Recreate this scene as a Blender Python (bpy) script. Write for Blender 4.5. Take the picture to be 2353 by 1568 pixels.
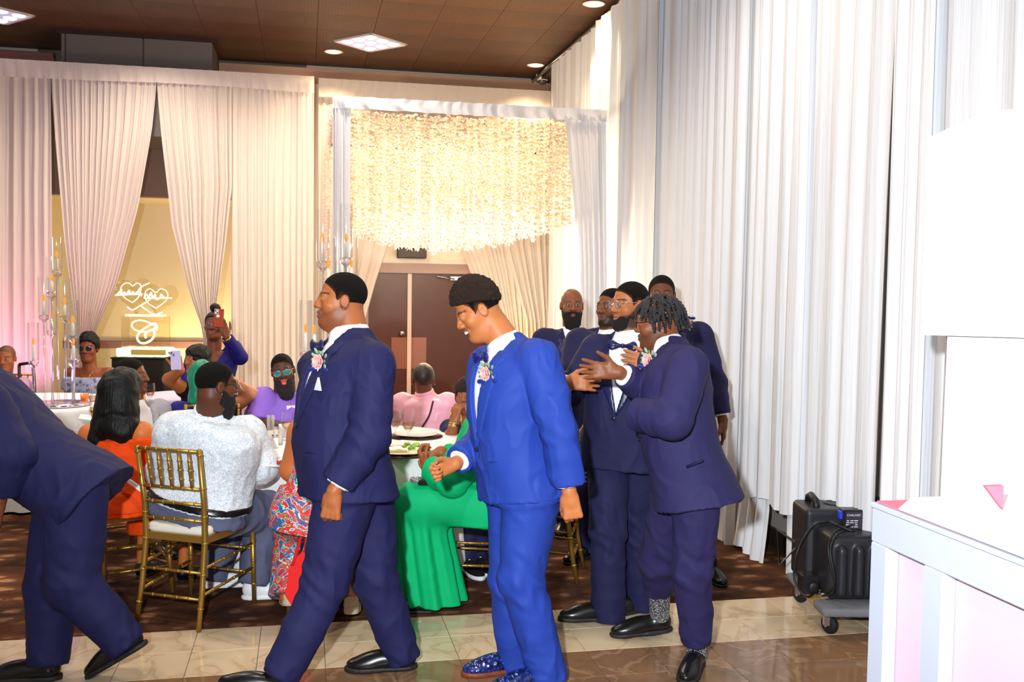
import bpy, math, random
import numpy as np
from math import sin, cos, pi, radians, sqrt, atan2, hypot
from mathutils import Vector, Matrix

# ------------------------------------------------------------------ camera
W, H, FPX, CH = 2353.0, 1568.0, 2250.0, 1.75
_yaw, _pit, _rol = radians(12.0), radians(-3.03), radians(0.8)
CF = np.array([sin(_yaw) * cos(_pit), cos(_yaw) * cos(_pit), sin(_pit)])
_R0 = np.array([cos(_yaw), -sin(_yaw), 0.0]); _U0 = np.cross(_R0, CF)
CR = _R0 * cos(_rol) + _U0 * sin(_rol); CU = np.cross(CR, CF)
CC = np.array([0, 0, CH])
HF = np.array([sin(_yaw), cos(_yaw), 0.0])          # level "away from the camera"
HR = np.array([cos(_yaw), -sin(_yaw), 0.0])         # level "to the camera's right"
UP = np.array([0, 0, 1.0])

def ray(px, py): return CF + CR * (px - W / 2) / FPX - CU * (py - H / 2) / FPX
def P(px, py, d): return CC + ray(px, py) * d                     # point at depth d
def G(px, py, z=0.0):
    r = ray(px, py); return CC + r * ((z - CH) / r[2])            # point on a level plane
def GD(px, py): return float((G(px, py) - CC) @ CF)               # depth of a floor point
def PX(px, py, x):
    r = ray(px, py); return CC + r * (x / r[0])                   # point on plane x = const
def PY(px, py, y):
    r = ray(px, py); return CC + r * (y / r[1])                   # point on plane y = const

scene = bpy.context.scene
for blk in list(bpy.data.objects): bpy.data.objects.remove(blk)
COL = scene.collection
cam_data = bpy.data.cameras.new('camera'); cam = bpy.data.objects.new('camera', cam_data); COL.objects.link(cam)
cam_data.sensor_fit = 'HORIZONTAL'; cam_data.sensor_width = 36.0; cam_data.lens = 36.0 * FPX / W
cam_data.clip_start = 0.05; cam_data.clip_end = 100
cam.matrix_world = Matrix(((CR[0], CU[0], -CF[0], CC[0]), (CR[1], CU[1], -CF[1], CC[1]), (CR[2], CU[2], -CF[2], CC[2]), (0, 0, 0, 1)))
scene.camera = cam
scene.view_settings.view_transform = 'Standard'; scene.view_settings.look = 'None'
scene.view_settings.gamma = 1.0; scene.view_settings.use_curve_mapping = False
scene.view_settings.exposure = 0.0
try:
    scene.cycles.max_bounces = 8; scene.cycles.transparent_max_bounces = 12; scene.cycles.caustics_reflective = False; scene.cycles.caustics_refractive = False
    scene.cycles.sample_clamp_indirect = 4.0
except Exception: pass

world = bpy.data.worlds.new('world'); scene.world = world; world.use_nodes = True
bg = world.node_tree.nodes['Background']; bg.inputs[0].default_value = (1.0, 0.93, 0.86, 1); bg.inputs[1].default_value = 0.30

def light(name, kind, loc, energy, color=(1, 1, 1), size=0.1, aim=None, angle=90, blend=0.5, size_y=None):
    l = bpy.data.lights.new(name, kind); l.energy = energy; l.color = color
    if kind == 'AREA':
        l.size = size
        if size_y: l.shape = 'RECTANGLE'; l.size_y = size_y
    else: l.shadow_soft_size = size
    if kind == 'SPOT': l.spot_size = radians(angle); l.spot_blend = blend
    o = bpy.data.objects.new(name, l); COL.objects.link(o); o.location = loc
    if aim is not None: o.rotation_euler = (Vector(aim) - Vector(loc)).to_track_quat('-Z', 'Y').to_euler()
    return o
XW, YB, ZC = 3.18, 12.9, 4.56          # right wall, back wall, ceiling
XD, YD = 2.92, 11.72                   # right drapes, left pipe-and-drape line
# the photographer's flash, just above and left of the lens, behind the picture plane
FL = CC - HR * 0.30 + UP * 0.32 - HF * 0.15
light('camera_flash', 'SPOT', FL, 1330, (0.88, 0.94, 1.0), 0.05, aim=CC + HF * 6 + HR * .9 + UP * 0.4, angle=96, blend=0.8)
# room lamps: the recessed ceiling downlights (warm)
DOWN = [(766, 118), (1365, 8), (1231, 149)]
for i, q in enumerate(DOWN):
    p = CC + ray(*q) * ((ZC - CH) / ray(*q)[2])
    light('downlight_lamp', 'SPOT', p - UP * 0.06, 160, (1.0, 0.72, 0.42), 0.06, aim=p - UP * 3, angle=120, blend=0.7)
for p in ((-1.5, 6.0), (0.5, 8.2), (-2.4, 9.2), (1.6, 5.4), (-0.4, 3.6), (-3.4, 7.0), (0.2,10.6), (-1.6,10.7)):
    light('downlight_lamp', 'SPOT', (p[0], p[1], ZC - 0.06), 160, (1.0, 0.86, 0.72), 0.10, aim=(p[0], p[1], 0), angle=150, blend=0.8)

# ------------------------------------------------------------------ helpers
def N(v): v = np.asarray(v, float); return v / (np.linalg.norm(v) + 1e-12)
def s2l(c):
    c = [x / 255.0 for x in c[:3]]
    return tuple(x / 12.92 if x <= .04045 else ((x + .055) / 1.055) ** 2.4 for x in c)
def cv(r, u, f): return HR * r + UP * u + HF * f                 # vector in camera-level axes
def yawv(y): y = radians(y); return N(-HF * cos(y) - HR * sin(y))  # 0 faces camera, 90 faces image-left, 180 away

def mesh_raw(name, verts, faces, smooth=True):
    me = bpy.data.meshes.new(name)
    verts = np.asarray(verts, np.float32)
    if isinstance(faces, np.ndarray):
        n = faces.shape[0]; k = faces.shape[1]
        me.vertices.add(len(verts)); me.vertices.foreach_set('co', verts.ravel())
        me.loops.add(n * k); me.loops.foreach_set('vertex_index', faces.astype(np.int32).ravel())
        me.polygons.add(n)
        me.polygons.foreach_set('loop_start', np.arange(0, n * k, k, dtype=np.int32))
        try: me.polygons.foreach_set('loop_total', np.full(n, k, dtype=np.int32))
        except Exception: pass
        me.update(calc_edges=True)
    else:
        me.from_pydata([tuple(map(float, v)) for v in verts], [], faces)
        me.update()
    if smooth: me.polygons.foreach_set('use_smooth', np.ones(len(me.polygons), bool)); me.update()
    return me

def obj(name, me, mat=None, parent=None, origin=None):
    o = bpy.data.objects.new(name, me); COL.objects.link(o)
    if mat is not None:
        me.materials.clear()
        for m in (mat if isinstance(mat, (list, tuple)) else [mat]): me.materials.append(m)
    if parent is not None: o.parent = parent
    if origin is not None:
        me.transform(Matrix.Translation(-Vector(origin))); 
        if parent is None: o.location = origin
    return o
def tag(o, label=None, cat=None, group=None, kind=None):
    if label: o['label'] = label
    if cat: o['category'] = cat
    if group: o['group'] = group
    if kind: o['kind'] = kind
    return o
def empty(name, loc, label=None, cat=None, group=None, rz=0, kind=None):
    o = bpy.data.objects.new(name, None); COL.objects.link(o); o.location = loc; o.rotation_euler = (0, 0, rz); o.empty_display_size = .1
    return tag(o, label, cat, group, kind)
def kids(o): return [c for c in bpy.data.objects if c.parent == o]
def copy_tree(o, parent=None):
    c = o.copy(); COL.objects.link(c)
    if parent is not None: c.parent = parent
    for ch in kids(o): copy_tree(ch, c)
    return c

class MB:
    """collects simple shapes into one mesh"""
    def __init__(s): s.v = []; s.f = []; s.sm = []
    def add(s, vs, fs, smooth=True):
        b = len(s.v); s.v += [tuple(map(float, v)) for v in vs]
        s.f += [tuple(b + i for i in f) for f in fs]; s.sm += [smooth] * len(fs); return s
    def box(s, c, h, M=None, bev=0.0):
        M = np.eye(3) if M is None else np.asarray(M); c = np.asarray(c, float); h = np.asarray(h, float)
        if bev <= 0:
            vs = [c + M.T @ (h * np.array(q)) for q in ((-1,-1,-1),(1,-1,-1),(1,1,-1),(-1,1,-1),(-1,-1,1),(1,-1,1),(1,1,1),(-1,1,1))]
            return s.add(vs, [(0,3,2,1),(4,5,6,7),(0,1,5,4),(1,2,6,5),(2,3,7,6),(3,0,4,7)], False)
        vs = []; idx = {}
        for sx in (-1, 1):
            for sy in (-1, 1):
                for sz in (-1, 1):
                    for ax in range(3):
                        q = h - bev; q = q.copy(); q[ax] = h[ax]
                        idx[(sx, sy, sz, ax)] = len(vs); vs.append(c + M.T @ (q * np.array((sx, sy, sz))))
        fs = []
        for ax in range(3):
            o1, o2 = [(1, 2), (2, 0), (0, 1)][ax]
            for sg in (-1, 1):
                cor = [(-1, -1), (1, -1), (1, 1), (-1, 1)]
                if sg < 0: cor = cor[::-1]
                f = []
                for a, b2 in cor:
                    k = [0, 0, 0]; k[ax] = sg; k[o1] = a; k[o2] = b2; f.append(idx[tuple(k) + (ax,)])
                fs.append(tuple(f))
        for ax in range(3):
            o1, o2 = [(1, 2), (2, 0), (0, 1)][ax]
            for a in (-1, 1):
                for b2 in (-1, 1):
                    def id(e, w):
                        k = [0, 0, 0]; k[ax] = e; k[o1] = a; k[o2] = b2; return idx[tuple(k) + (w,)]
                    f = (id(-1, o1), id(1, o1), id(1, o2), id(-1, o2))
                    fs.append(f if a * b2 < 0 else f[::-1])
        for sx in (-1, 1):
            for sy in (-1, 1):
                for sz in (-1, 1):
                    f = tuple(idx[(sx, sy, sz, a)] for a in range(3)); fs.append(f if sx * sy * sz > 0 else f[::-1])
        return s.add(vs, fs, False)
    def tube(s, pts, r, n=10, cap=True, closed=False):
        pts = [np.asarray(p, float) for p in pts]; m = len(pts)
        rs = r if isinstance(r, (list, tuple, np.ndarray)) else [r] * m
        vs = []; ref = None
        for i, p in enumerate(pts):
            if closed: t = N(pts[(i + 1) % m] - pts[i - 1])
            else: t = N(pts[min(i + 1, m - 1)] - pts[max(i - 1, 0)])
            if ref is None:
                a = np.array([0, 0, 1.0]) if abs(t[2]) < .9 else np.array([1.0, 0, 0]); ref = N(np.cross(np.cross(t, a), t)) 
            ref = N(ref - t * (ref @ t)); b = np.cross(t, ref)
            for k in range(n):
                a = 2 * pi * k / n; vs.append(p + (ref * cos(a) + b * sin(a)) * rs[i])
        fs = []
        for i in range(m if closed else m - 1):
            j = (i + 1) % m
            for k in range(n):
                k2 = (k + 1) % n; fs.append((i * n + k, i * n + k2, j * n + k2, j * n + k))
        if cap and not closed: fs += [tuple(range(n))[::-1], tuple((m - 1) * n + k for k in range(n))]
        return s.add(vs, fs, True)
    def lathe(s, c, prof, n=24, axis=None, capb=True, capt=True):
        c = np.asarray(c, float); A = np.eye(3)
        if axis is not None:
            z = N(axis); x = N(np.cross(z, [0, 1, 0.013]) ); y = np.cross(z, x); A = np.array([x, y, z])
        vs = []
        for r, z in prof:
            for k in range(n):
                a = 2 * pi * k / n; vs.append(c + A.T @ np.array([r * cos(a), r * sin(a), z]))
        m = len(prof); fs = []
        for i in range(m - 1):
            for k in range(n):
                k2 = (k + 1) % n; fs.append((i * n + k, i * n + k2, (i + 1) * n + k2, (i + 1) * n + k))
        if capb: fs.append(tuple(range(n))[::-1])
        if capt: fs.append(tuple((m - 1) * n + k for k in range(n)))
        return s.add(vs, fs, True)
    def ball(s, c, r, M=None, n=12, m=8):
        r = np.asarray([r] * 3 if np.isscalar(r) else r, float); M = np.eye(3) if M is None else np.asarray(M); c = np.asarray(c, float)
        vs = [c + M.T @ (r * np.array([0, 0, -1]))]
        for i in range(1, m):
            b = -pi / 2 + pi * i / m
            for k in range(n):
                a = 2 * pi * k / n; vs.append(c + M.T @ (r * np.array([cos(b) * cos(a), cos(b) * sin(a), sin(b)])))
        vs.append(c + M.T @ (r * np.array([0, 0, 1])))
        fs = [(0, 1 + (k + 1) % n, 1 + k) for k in range(n)]
        for i in range(m - 2):
            for k in range(n):
                a = 1 + i * n; k2 = (k + 1) % n; fs.append((a + k, a + k2, a + n + k2, a + n + k))
        l = len(vs) - 1; a = 1 + (m - 2) * n
        fs += [(a + k, a + (k + 1) % n, l) for k in range(n)]
        return s.add(vs, fs, True)
    def prism(s, poly, d):
        """poly: list of 3D points (planar); extruded by vector d"""
        poly = [np.asarray(p, float) for p in poly]; d = np.asarray(d, float); n = len(poly)
        vs = poly + [p + d for p in poly]
        fs = [tuple(range(n))[::-1], tuple(range(n, 2 * n))] + [(i, (i + 1) % n, n + (i + 1) % n, n + i) for i in range(n)]
        return s.add(vs, fs, False)
    def build(s, name, mat, parent=None, world=True, label=None):
        """world=True: the vertices are world points; they are made local to the parent's origin"""
        v = np.array(s.v, float)
        if parent is not None and world:
            q = parent; off = np.zeros(3)
            while q is not None: off += np.array(q.location); q = q.parent
            v = v - off
        me = mesh_raw(name, v, s.f, False)
        me.polygons.foreach_set('use_smooth', np.array(s.sm, bool)); me.update()
        o = obj(name, me, mat, parent)
        if parent is None and world:
            c = (v.min(0) + v.max(0)) / 2; c[2] = v[:, 2].min(); me.transform(Matrix.Translation(-Vector(c))); o.location = c
        if label: o['label'] = label
        return o

# ------------------------------------------------------------------ materials
MATS = {}
def nodes(m): m.use_nodes = True; return m.node_tree.nodes, m.node_tree.links
def mat(name, col, rough=.6, metal=0, spec=.5, bump=None, sheen=0, emit=None, trans=0, ior=1.45, attr=False, alpha=1, subs=0, var=0, coat=0):
    if name in MATS: return MATS[name]
    m = bpy.data.materials.new(name); ns, ls = nodes(m); b = ns['Principled BSDF']
    c = s2l(col) if max(col) > 1.0001 else tuple(col)
    b.inputs['Base Color'].default_value = c + (1,); b.inputs['Roughness'].default_value = rough
    b.inputs['Metallic'].default_value = metal; b.inputs['Specular IOR Level'].default_value = spec
    b.inputs['IOR'].default_value = ior; b.inputs['Transmission Weight'].default_value = trans; b.inputs['Alpha'].default_value = alpha
    if sheen: b.inputs['Sheen Weight'].default_value = sheen; b.inputs['Sheen Roughness'].default_value = .5
    if coat: b.inputs['Coat Weight'].default_value = coat; b.inputs['Coat Roughness'].default_value = .1
    if subs: b.inputs['Subsurface Weight'].default_value = subs; b.inputs['Subsurface Radius'].default_value = (.012, .005, .003); b.inputs['Subsurface Scale'].default_value = 1
    if emit: b.inputs['Emission Color'].default_value = (s2l(emit[0]) if max(emit[0]) > 1 else tuple(emit[0])) + (1,); b.inputs['Emission Strength'].default_value = emit[1]
    if attr:
        a = ns.new('ShaderNodeAttribute'); a.attribute_name = 'Col'; ls.new(a.outputs['Color'], b.inputs['Base Color'])
    if var:
        oi = ns.new('ShaderNodeTexCoord'); nz = ns.new('ShaderNodeTexNoise'); nz.inputs['Scale'].default_value = 6; nz.inputs['Detail'].default_value = 5
        mx = ns.new('ShaderNodeMixRGB'); mx.blend_type = 'MULTIPLY'; mx.inputs[0].default_value = var; mx.inputs[1].default_value = c + (1,)
        ls.new(oi.outputs['Object'], nz.inputs['Vector']); ls.new(nz.outputs['Fac'], mx.inputs[2]); ls.new(mx.outputs[0], b.inputs['Base Color'])
    if bump:
        tc = ns.new('ShaderNodeTexCoord'); nz = ns.new('ShaderNodeTexNoise'); nz.inputs['Scale'].default_value = bump[0]; nz.inputs['Detail'].default_value = 4
        mp = ns.new('ShaderNodeMapping')
        if len(bump) > 2: mp.inputs['Scale'].default_value = bump[2]
        bp = ns.new('ShaderNodeBump'); bp.inputs['Strength'].default_value = bump[1]; bp.inputs['Distance'].default_value = .01
        ls.new(tc.outputs['Object'], mp.inputs[0]); ls.new(mp.outputs[0], nz.inputs['Vector']); ls.new(nz.outputs['Fac'], bp.inputs['Height']); ls.new(bp.outputs[0], b.inputs['Normal'])
    MATS[name] = m; return m
def ramp_mat(name, tex, scale, stops, rough=.7, vec=(1, 1, 1), detail=4, dist=0, spec=.4, bump=0, randomize=False, rot=(0,0,0)):
    """noise / voronoi / wave colour pattern"""
    if name in MATS: return MATS[name]
    m = bpy.data.materials.new(name); ns, ls = nodes(m); b = ns['Principled BSDF']; b.inputs['Roughness'].default_value = rough; b.inputs['Specular IOR Level'].default_value = spec
    tc = ns.new('ShaderNodeTexCoord'); mp = ns.new('ShaderNodeMapping'); mp.inputs['Scale'].default_value = vec; mp.inputs['Rotation'].default_value = rot
    ls.new(tc.outputs['Object'], mp.inputs[0])
    src = mp.outputs[0]
    if randomize:
        oi = ns.new('ShaderNodeObjectInfo'); ad = ns.new('ShaderNodeVectorMath'); ad.operation = 'MULTIPLY_ADD'
        cb = ns.new('ShaderNodeCombineXYZ'); ls.new(oi.outputs['Random'], cb.inputs[0]); ls.new(oi.outputs['Random'], cb.inputs[1])
        ad.inputs[1].default_value = (37, 53, 11); ls.new(cb.outputs[0], ad.inputs[0]); ls.new(mp.outputs[0], ad.inputs[2]); src = ad.outputs[0]
    if tex == 'voronoi':
        t = ns.new('ShaderNodeTexVoronoi'); t.inputs['Scale'].default_value = scale; out = t.outputs['Distance']
        if dist:
            nz = ns.new('ShaderNodeTexNoise'); nz.inputs['Scale'].default_value = 9; ls.new(src, nz.inputs['Vector'])
            va = ns.new('ShaderNodeVectorMath'); va.operation = 'MULTIPLY_ADD'; va.inputs[1].default_value = (dist,) * 3; ls.new(nz.outputs['Color'], va.inputs[0]); ls.new(src, va.inputs[2]); src = va.outputs[0]
    else:
        t = ns.new('ShaderNodeTexNoise'); t.inputs['Scale'].default_value = scale; t.inputs['Detail'].default_value = detail; t.inputs['Distortion'].default_value = dist; out = t.outputs['Fac']
    ls.new(src, t.inputs['Vector'])
    cr = ns.new('ShaderNodeValToRGB'); e = cr.color_ramp.elements
    while len(e) < len(stops): e.new(.5)
    for i, (p, c) in enumerate(stops): e[i].position = p; e[i].color = s2l(c) + (1,)
    ls.new(out, cr.inputs[0]); ls.new(cr.outputs[0], b.inputs['Base Color'])
    if bump:
        bp = ns.new('ShaderNodeBump'); bp.inputs['Strength'].default_value = bump; bp.inputs['Distance'].default_value = .01; ls.new(out, bp.inputs['Height']); ls.new(bp.outputs[0], b.inputs['Normal'])
    MATS[name] = m; return m
def cloth_sheer(name, col, tl=.35, rough=.8):
    if name in MATS: return MATS[name]
    m = bpy.data.materials.new(name); ns, ls = nodes(m); ns.remove(ns['Principled BSDF']); out = ns['Material Output']
    c = s2l(col) + (1,)
    d = ns.new('ShaderNodeBsdfDiffuse'); d.inputs[0].default_value = c; t = ns.new('ShaderNodeBsdfTranslucent'); t.inputs[0].default_value = c
    mx = ns.new('ShaderNodeMixShader'); mx.inputs[0].default_value = tl; ls.new(d.outputs[0], mx.inputs[1]); ls.new(t.outputs[0], mx.inputs[2])
    tc = ns.new('ShaderNodeTexCoord'); mp = ns.new('ShaderNodeMapping'); mp.inputs['Scale'].default_value = (1, 1, .03); nz = ns.new('ShaderNodeTexNoise'); nz.inputs['Scale'].default_value = 38
    bp = ns.new('ShaderNodeBump'); bp.inputs['Strength'].default_value = .35; bp.inputs['Distance'].default_value = .02
    ls.new(tc.outputs['Object'], mp.inputs[0]); ls.new(mp.outputs[0], nz.inputs['Vector']); ls.new(nz.outputs['Fac'], bp.inputs['Height']); ls.new(bp.outputs[0], d.inputs['Normal'])
    ls.new(mx.outputs[0], out.inputs[0]); MATS[name] = m; return m
def glass_mat(name, col=(255, 255, 255), tint=.04, rough=.03):
    """thin clear glass: mostly see-through with a fresnel gloss"""
    if name in MATS: return MATS[name]
    m = bpy.data.materials.new(name); ns, ls = nodes(m); ns.remove(ns['Principled BSDF']); out = ns['Material Output']
    t = ns.new('ShaderNodeBsdfTransparent'); t.inputs[0].default_value = tuple(s2l(col)) + (1,)
    g = ns.new('ShaderNodeBsdfGlossy'); g.inputs['Roughness'].default_value = rough
    lw = ns.new('ShaderNodeLayerWeight'); lw.inputs[0].default_value = .35
    mt = ns.new('ShaderNodeMath'); mt.operation = 'MULTIPLY_ADD'; mt.inputs[1].default_value = .42; mt.inputs[2].default_value = tint; ls.new(lw.outputs['Fresnel'], mt.inputs[0])
    mx = ns.new('ShaderNodeMixShader'); ls.new(mt.outputs[0], mx.inputs[0]); ls.new(t.outputs[0], mx.inputs[1]); ls.new(g.outputs[0], mx.inputs[2])
    ls.new(mx.outputs[0], out.inputs[0]); MATS[name] = m; return m

GOLD = mat('gold_paint', (176, 138, 62), .34, .75, .5)
WHITE = mat('white_cloth', (240, 238, 238), .8, bump=(60, .15))
CREAM = mat('cream_cloth', (226, 205, 180), .85)
CUSH = mat('ivory_cushion', (238, 230, 212), .7)
BLACK = mat('black_plastic', (22, 22, 24), .45)
BLKLEATHER = mat('black_leather', (16, 15, 15), .28, spec=.6)
RUBBER = mat('black_rubber', (14, 14, 15), .7)
STEEL = mat('steel', (190, 190, 195), .25, .95)
CHROME = mat('chrome', (230, 230, 235), .08, 1)
GLASS = glass_mat('clear_glass')
PORC = mat('porcelain', (240, 236, 230), .2, spec=.6)
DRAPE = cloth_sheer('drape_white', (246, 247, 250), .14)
DRAPEB = cloth_sheer('drape_warm_sheer', (238, 226, 216), .3)  # warmer, sheerer white for the drapes along the back
# ------------------------------------------------------------------ implicit-surface modelling
def vnoise(p, seed=0):
    p = np.asarray(p, np.float32); i = np.floor(p).astype(np.int64); f = p - i; f = f * f * (3 - 2 * f); r = np.zeros(len(p), np.float32)
    for dx in (0, 1):
        for dy in (0, 1):
            for dz in (0, 1):
                h = ((i[:, 0] + dx) * 374761393 + (i[:, 1] + dy) * 668265263 + (i[:, 2] + dz) * 2147483647 + seed * 1274126177) & 0xffffffff
                h = ((h ^ (h >> 13)) * 1274126177) & 0xffffffff; h = (h ^ (h >> 16)) & 0xffff
                w = (f[:, 0] if dx else 1 - f[:, 0]) * (f[:, 1] if dy else 1 - f[:, 1]) * (f[:, 2] if dz else 1 - f[:, 2])
                r += w * (h / 65535.0).astype(np.float32)
    return r
def ridges(p, seed=0):
    q = p + 1.2 * np.stack([vnoise(p * .7, seed + 5), vnoise(p * .7, seed + 6), vnoise(p * .7, seed + 7)], 1)
    a = 1 - np.abs(2 * vnoise(q, seed) - 1); b = 1 - np.abs(2 * vnoise(q * 2.1, seed + 1) - 1)
    return a * a + .45 * b * b - .7

class SD:
    def __init__(s, vox): s.v = vox; s.ops = []
    def op(s, fn, lo, hi, k=.01, mode='u'): s.ops.append((mode, fn, np.asarray(lo, float), np.asarray(hi, float), k)); return s
    def rc(s, a, b, ra, rb, k=.01, mode='u', flat=False, fold=None, flat0=False):
        a = np.asarray(a, float); b = np.asarray(b, float); ba = b - a; L = max(np.linalg.norm(ba), 1e-6); z = ba / L
        def fn(X, Y, Z):
            px, py, pz = X - a[0], Y - a[1], Z - a[2]
            w = px * z[0] + py * z[1] + pz * z[2]; t = np.clip(w, 0, L)
            r = ra + (rb - ra) * t / L
            if fold: r = r + fold[0] * np.sin(w * fold[1] + 9 * (px * .7 + py) + fold[2] * np.sin(40 * px + 25 * pz)) * np.clip(1 - np.abs(w / L - fold[3]) / fold[4], 0, 1)
            d2 = px * px + py * py + pz * pz
            if flat:
                rad = np.sqrt(np.maximum(d2 - w * w, 0)) - r
                if flat0: return np.maximum(rad, np.maximum(w - L, -w))
                bot = np.sqrt(np.maximum(d2 - 2 * w * t + t * t, 0)) - r
                return np.maximum(np.where(w < 0, bot, rad), w - L)
            return np.sqrt(np.maximum(d2 - 2 * w * t + t * t, 0)) - r
        m = max(ra, rb) + .006; return s.op(fn, np.minimum(a, b) - m, np.maximum(a, b) + m, k, mode)
    def chain(s, pts, rs, k=.01, k2=.012):
        for i in range(len(pts) - 1): s.rc(pts[i], pts[i + 1], rs[i], rs[i + 1], k if i == 0 else k2)
        return s
    def ell(s, c, r, M=None, k=.01, mode='u'):
        c = np.asarray(c, float); r = np.asarray([r] * 3 if np.isscalar(r) else r, float); M = np.eye(3) if M is None else np.asarray(M)
        def fn(X, Y, Z):
            px, py, pz = X - c[0], Y - c[1], Z - c[2]; k0 = 0; k1 = 0
            for i in range(3):
                q = (px * M[i, 0] + py * M[i, 1] + pz * M[i, 2]) / r[i]; k0 = k0 + q * q; k1 = k1 + (q / r[i]) ** 2
            k0 = np.sqrt(k0); return k0 * (k0 - 1) / np.maximum(np.sqrt(k1), 1e-6)
        e = np.sqrt(((M * r[:, None]) ** 2).sum(0)); return s.op(fn, c - e, c + e, k, mode)
    def box(s, c, h, M=None, r=.005, k=.01, mode='u'):
        c = np.asarray(c, float); h = np.asarray(h, float) - r; M = np.eye(3) if M is None else np.asarray(M)
        def fn(X, Y, Z):
            px, py, pz = X - c[0], Y - c[1], Z - c[2]; q = [np.abs(px * M[i, 0] + py * M[i, 1] + pz * M[i, 2]) - h[i] for i in range(3)]
            out = np.sqrt(sum(np.maximum(a, 0) ** 2 for a in q)); return out + np.minimum(np.maximum(q[0], np.maximum(q[1], q[2])), 0) - r
        e = (np.abs(M) * (h + r)[:, None]).sum(0); return s.op(fn, c - e, c + e, k, mode)
    def half(s, c, n, k=.004):   # keep the side the normal points away from
        c = np.asarray(c, float); n = N(n)
        return s.op(lambda X, Y, Z: (X - c[0]) * n[0] + (Y - c[1]) * n[1] + (Z - c[2]) * n[2], None, None, k, 'i') if False else s._half(c, n, k)
    def _half(s, c, n, k):
        s.ops.append(('i', lambda X, Y, Z: (X - c[0]) * n[0] + (Y - c[1]) * n[1] + (Z - c[2]) * n[2], None, None, k)); return s
    def mesh(s):
        v = s.v; pos = [o for o in s.ops if o[0] == 'u']
        lo = np.min([o[2] for o in pos], 0) - 2.5 * v - .004; hi = np.max([o[3] for o in pos], 0) + 2.5 * v + .004
        n = np.ceil((hi - lo) / v).astype(int) + 1
        D = np.full(n, .5, np.float32)
        ax = [(lo[i] + v * np.arange(n[i])).astype(np.float32) for i in range(3)]
        for mode, fn, a, b, k in s.ops:
            if a is None: i0 = np.zeros(3, int); i1 = n
            else:
                i0 = np.maximum(np.floor((a - k - 2 * v - lo) / v).astype(int), 0); i1 = np.minimum(np.ceil((b + k + 2 * v - lo) / v).astype(int) + 1, n)
            if (i1 <= i0).any(): continue
            sl = tuple(slice(i0[i], i1[i]) for i in range(3))
            d = np.asarray(fn(ax[0][sl[0]][:, None, None], ax[1][sl[1]][None, :, None], ax[2][sl[2]][None, None, :]), np.float32)
            S = D[sl]; k = max(k, 1e-5)
            if mode == 'u': h = np.maximum(k - np.abs(S - d), 0); D[sl] = np.minimum(S, d) - h * h / (4 * k)
            else:
                if mode == 's': d = -d
                h = np.maximum(k - np.abs(S - d), 0); D[sl] = np.maximum(S, d) + h * h / (4 * k)
        for i in range(3):
            q = [slice(None)] * 3
            for e in (0, -1): q[i] = e; D[tuple(q)] = np.maximum(D[tuple(q)], v * .5)
        B = D < 0; m = n - 1; c = np.zeros(m, np.uint8)
        for dx in (0, 1):
            for dy in (0, 1):
                for dz in (0, 1): c += B[dx:m[0] + dx, dy:m[1] + dy, dz:m[2] + dz]
        I = np.argwhere((c > 0) & (c < 8)); K = len(I)
        if K == 0: return np.zeros((0, 3)), np.zeros((0, 4), int)
        ids = np.full(m, -1, np.int32); ids[I[:, 0], I[:, 1], I[:, 2]] = np.arange(K)
        acc = np.zeros((K, 3), np.float32); cnt = np.zeros(K, np.float32)
        val = {}
        for q in ((0,0,0),(1,0,0),(0,1,0),(1,1,0),(0,0,1),(1,0,1),(0,1,1),(1,1,1)): val[q] = D[I[:, 0] + q[0], I[:, 1] + q[1], I[:, 2] + q[2]]
        for a in range(3):
            o = [(0, 0), (0, 1), (1, 0), (1, 1)]
            for q in o:
                p = list(q); p.insert(a, 0); e = list(q); e.insert(a, 1); d0 = val[tuple(p)]; d1 = val[tuple(e)]
                x = (d0 < 0) != (d1 < 0); t = np.where(x, d0 / np.where(x, d0 - d1, 1), 0)
                pt = np.zeros((K, 3), np.float32); pt[:] = p; pt[:, a] = t; acc[x] += pt[x]; cnt[x] += 1
        vs = lo + v * (I + acc / cnt[:, None])
        F = []
        for a in range(3):
            b, e = (a + 1) % 3, (a + 2) % 3
            s0 = [slice(1, m[i]) for i in range(3)]; s0[a] = slice(0, m[a]); s1 = list(s0); s1[a] = slice(1, m[a] + 1)
            A0 = B[tuple(s0)]; A1 = B[tuple(s1)]; E = np.argwhere(A0 != A1)
            if not len(E): continue
            off = np.ones(3, int); off[a] = 0; E = E + off; sg = B[E[:, 0], E[:, 1], E[:, 2]]
            db = np.zeros(3, int); db[b] = 1; de = np.zeros(3, int); de[e] = 1
            g = lambda q: ids[q[:, 0], q[:, 1], q[:, 2]]
            Q = np.stack([g(E - db - de), g(E - de), g(E), g(E - db)], 1)
            Q[~sg] = Q[~sg][:, ::-1]; F.append(Q)
        return vs, np.concatenate(F)
    def build(s, name, mat, parent=None, color=None, disp=None, smooth=1, label=None, coarse=None):
        vs, F = s.mesh()
        if len(vs) == 0: print('EMPTY', name); return None
        for _ in range(smooth):                                   # one light relaxation of the grid
            a = np.zeros_like(vs); c = np.zeros(len(vs))
            for i in range(4):
                j = (i + 1) % 4
                for p, q in ((i, j), (j, i)):
                    for ax in range(3): a[:, ax] += np.bincount(F[:, p], vs[F[:, q], ax], len(vs))
                    c += np.bincount(F[:, p], minlength=len(vs))
            vs = vs * .5 + .5 * a / np.maximum(c, 1)[:, None]
        if disp is not None:
            n = np.zeros_like(vs); fn = np.cross(vs[F[:, 2]] - vs[F[:, 0]], vs[F[:, 3]] - vs[F[:, 1]])
            for i in range(4):
                for ax in range(3): n[:, ax] += np.bincount(F[:, i], fn[:, ax], len(vs))
            n /= np.linalg.norm(n, axis=1)[:, None] + 1e-9; vs = vs + n * disp(vs)[:, None]
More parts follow.
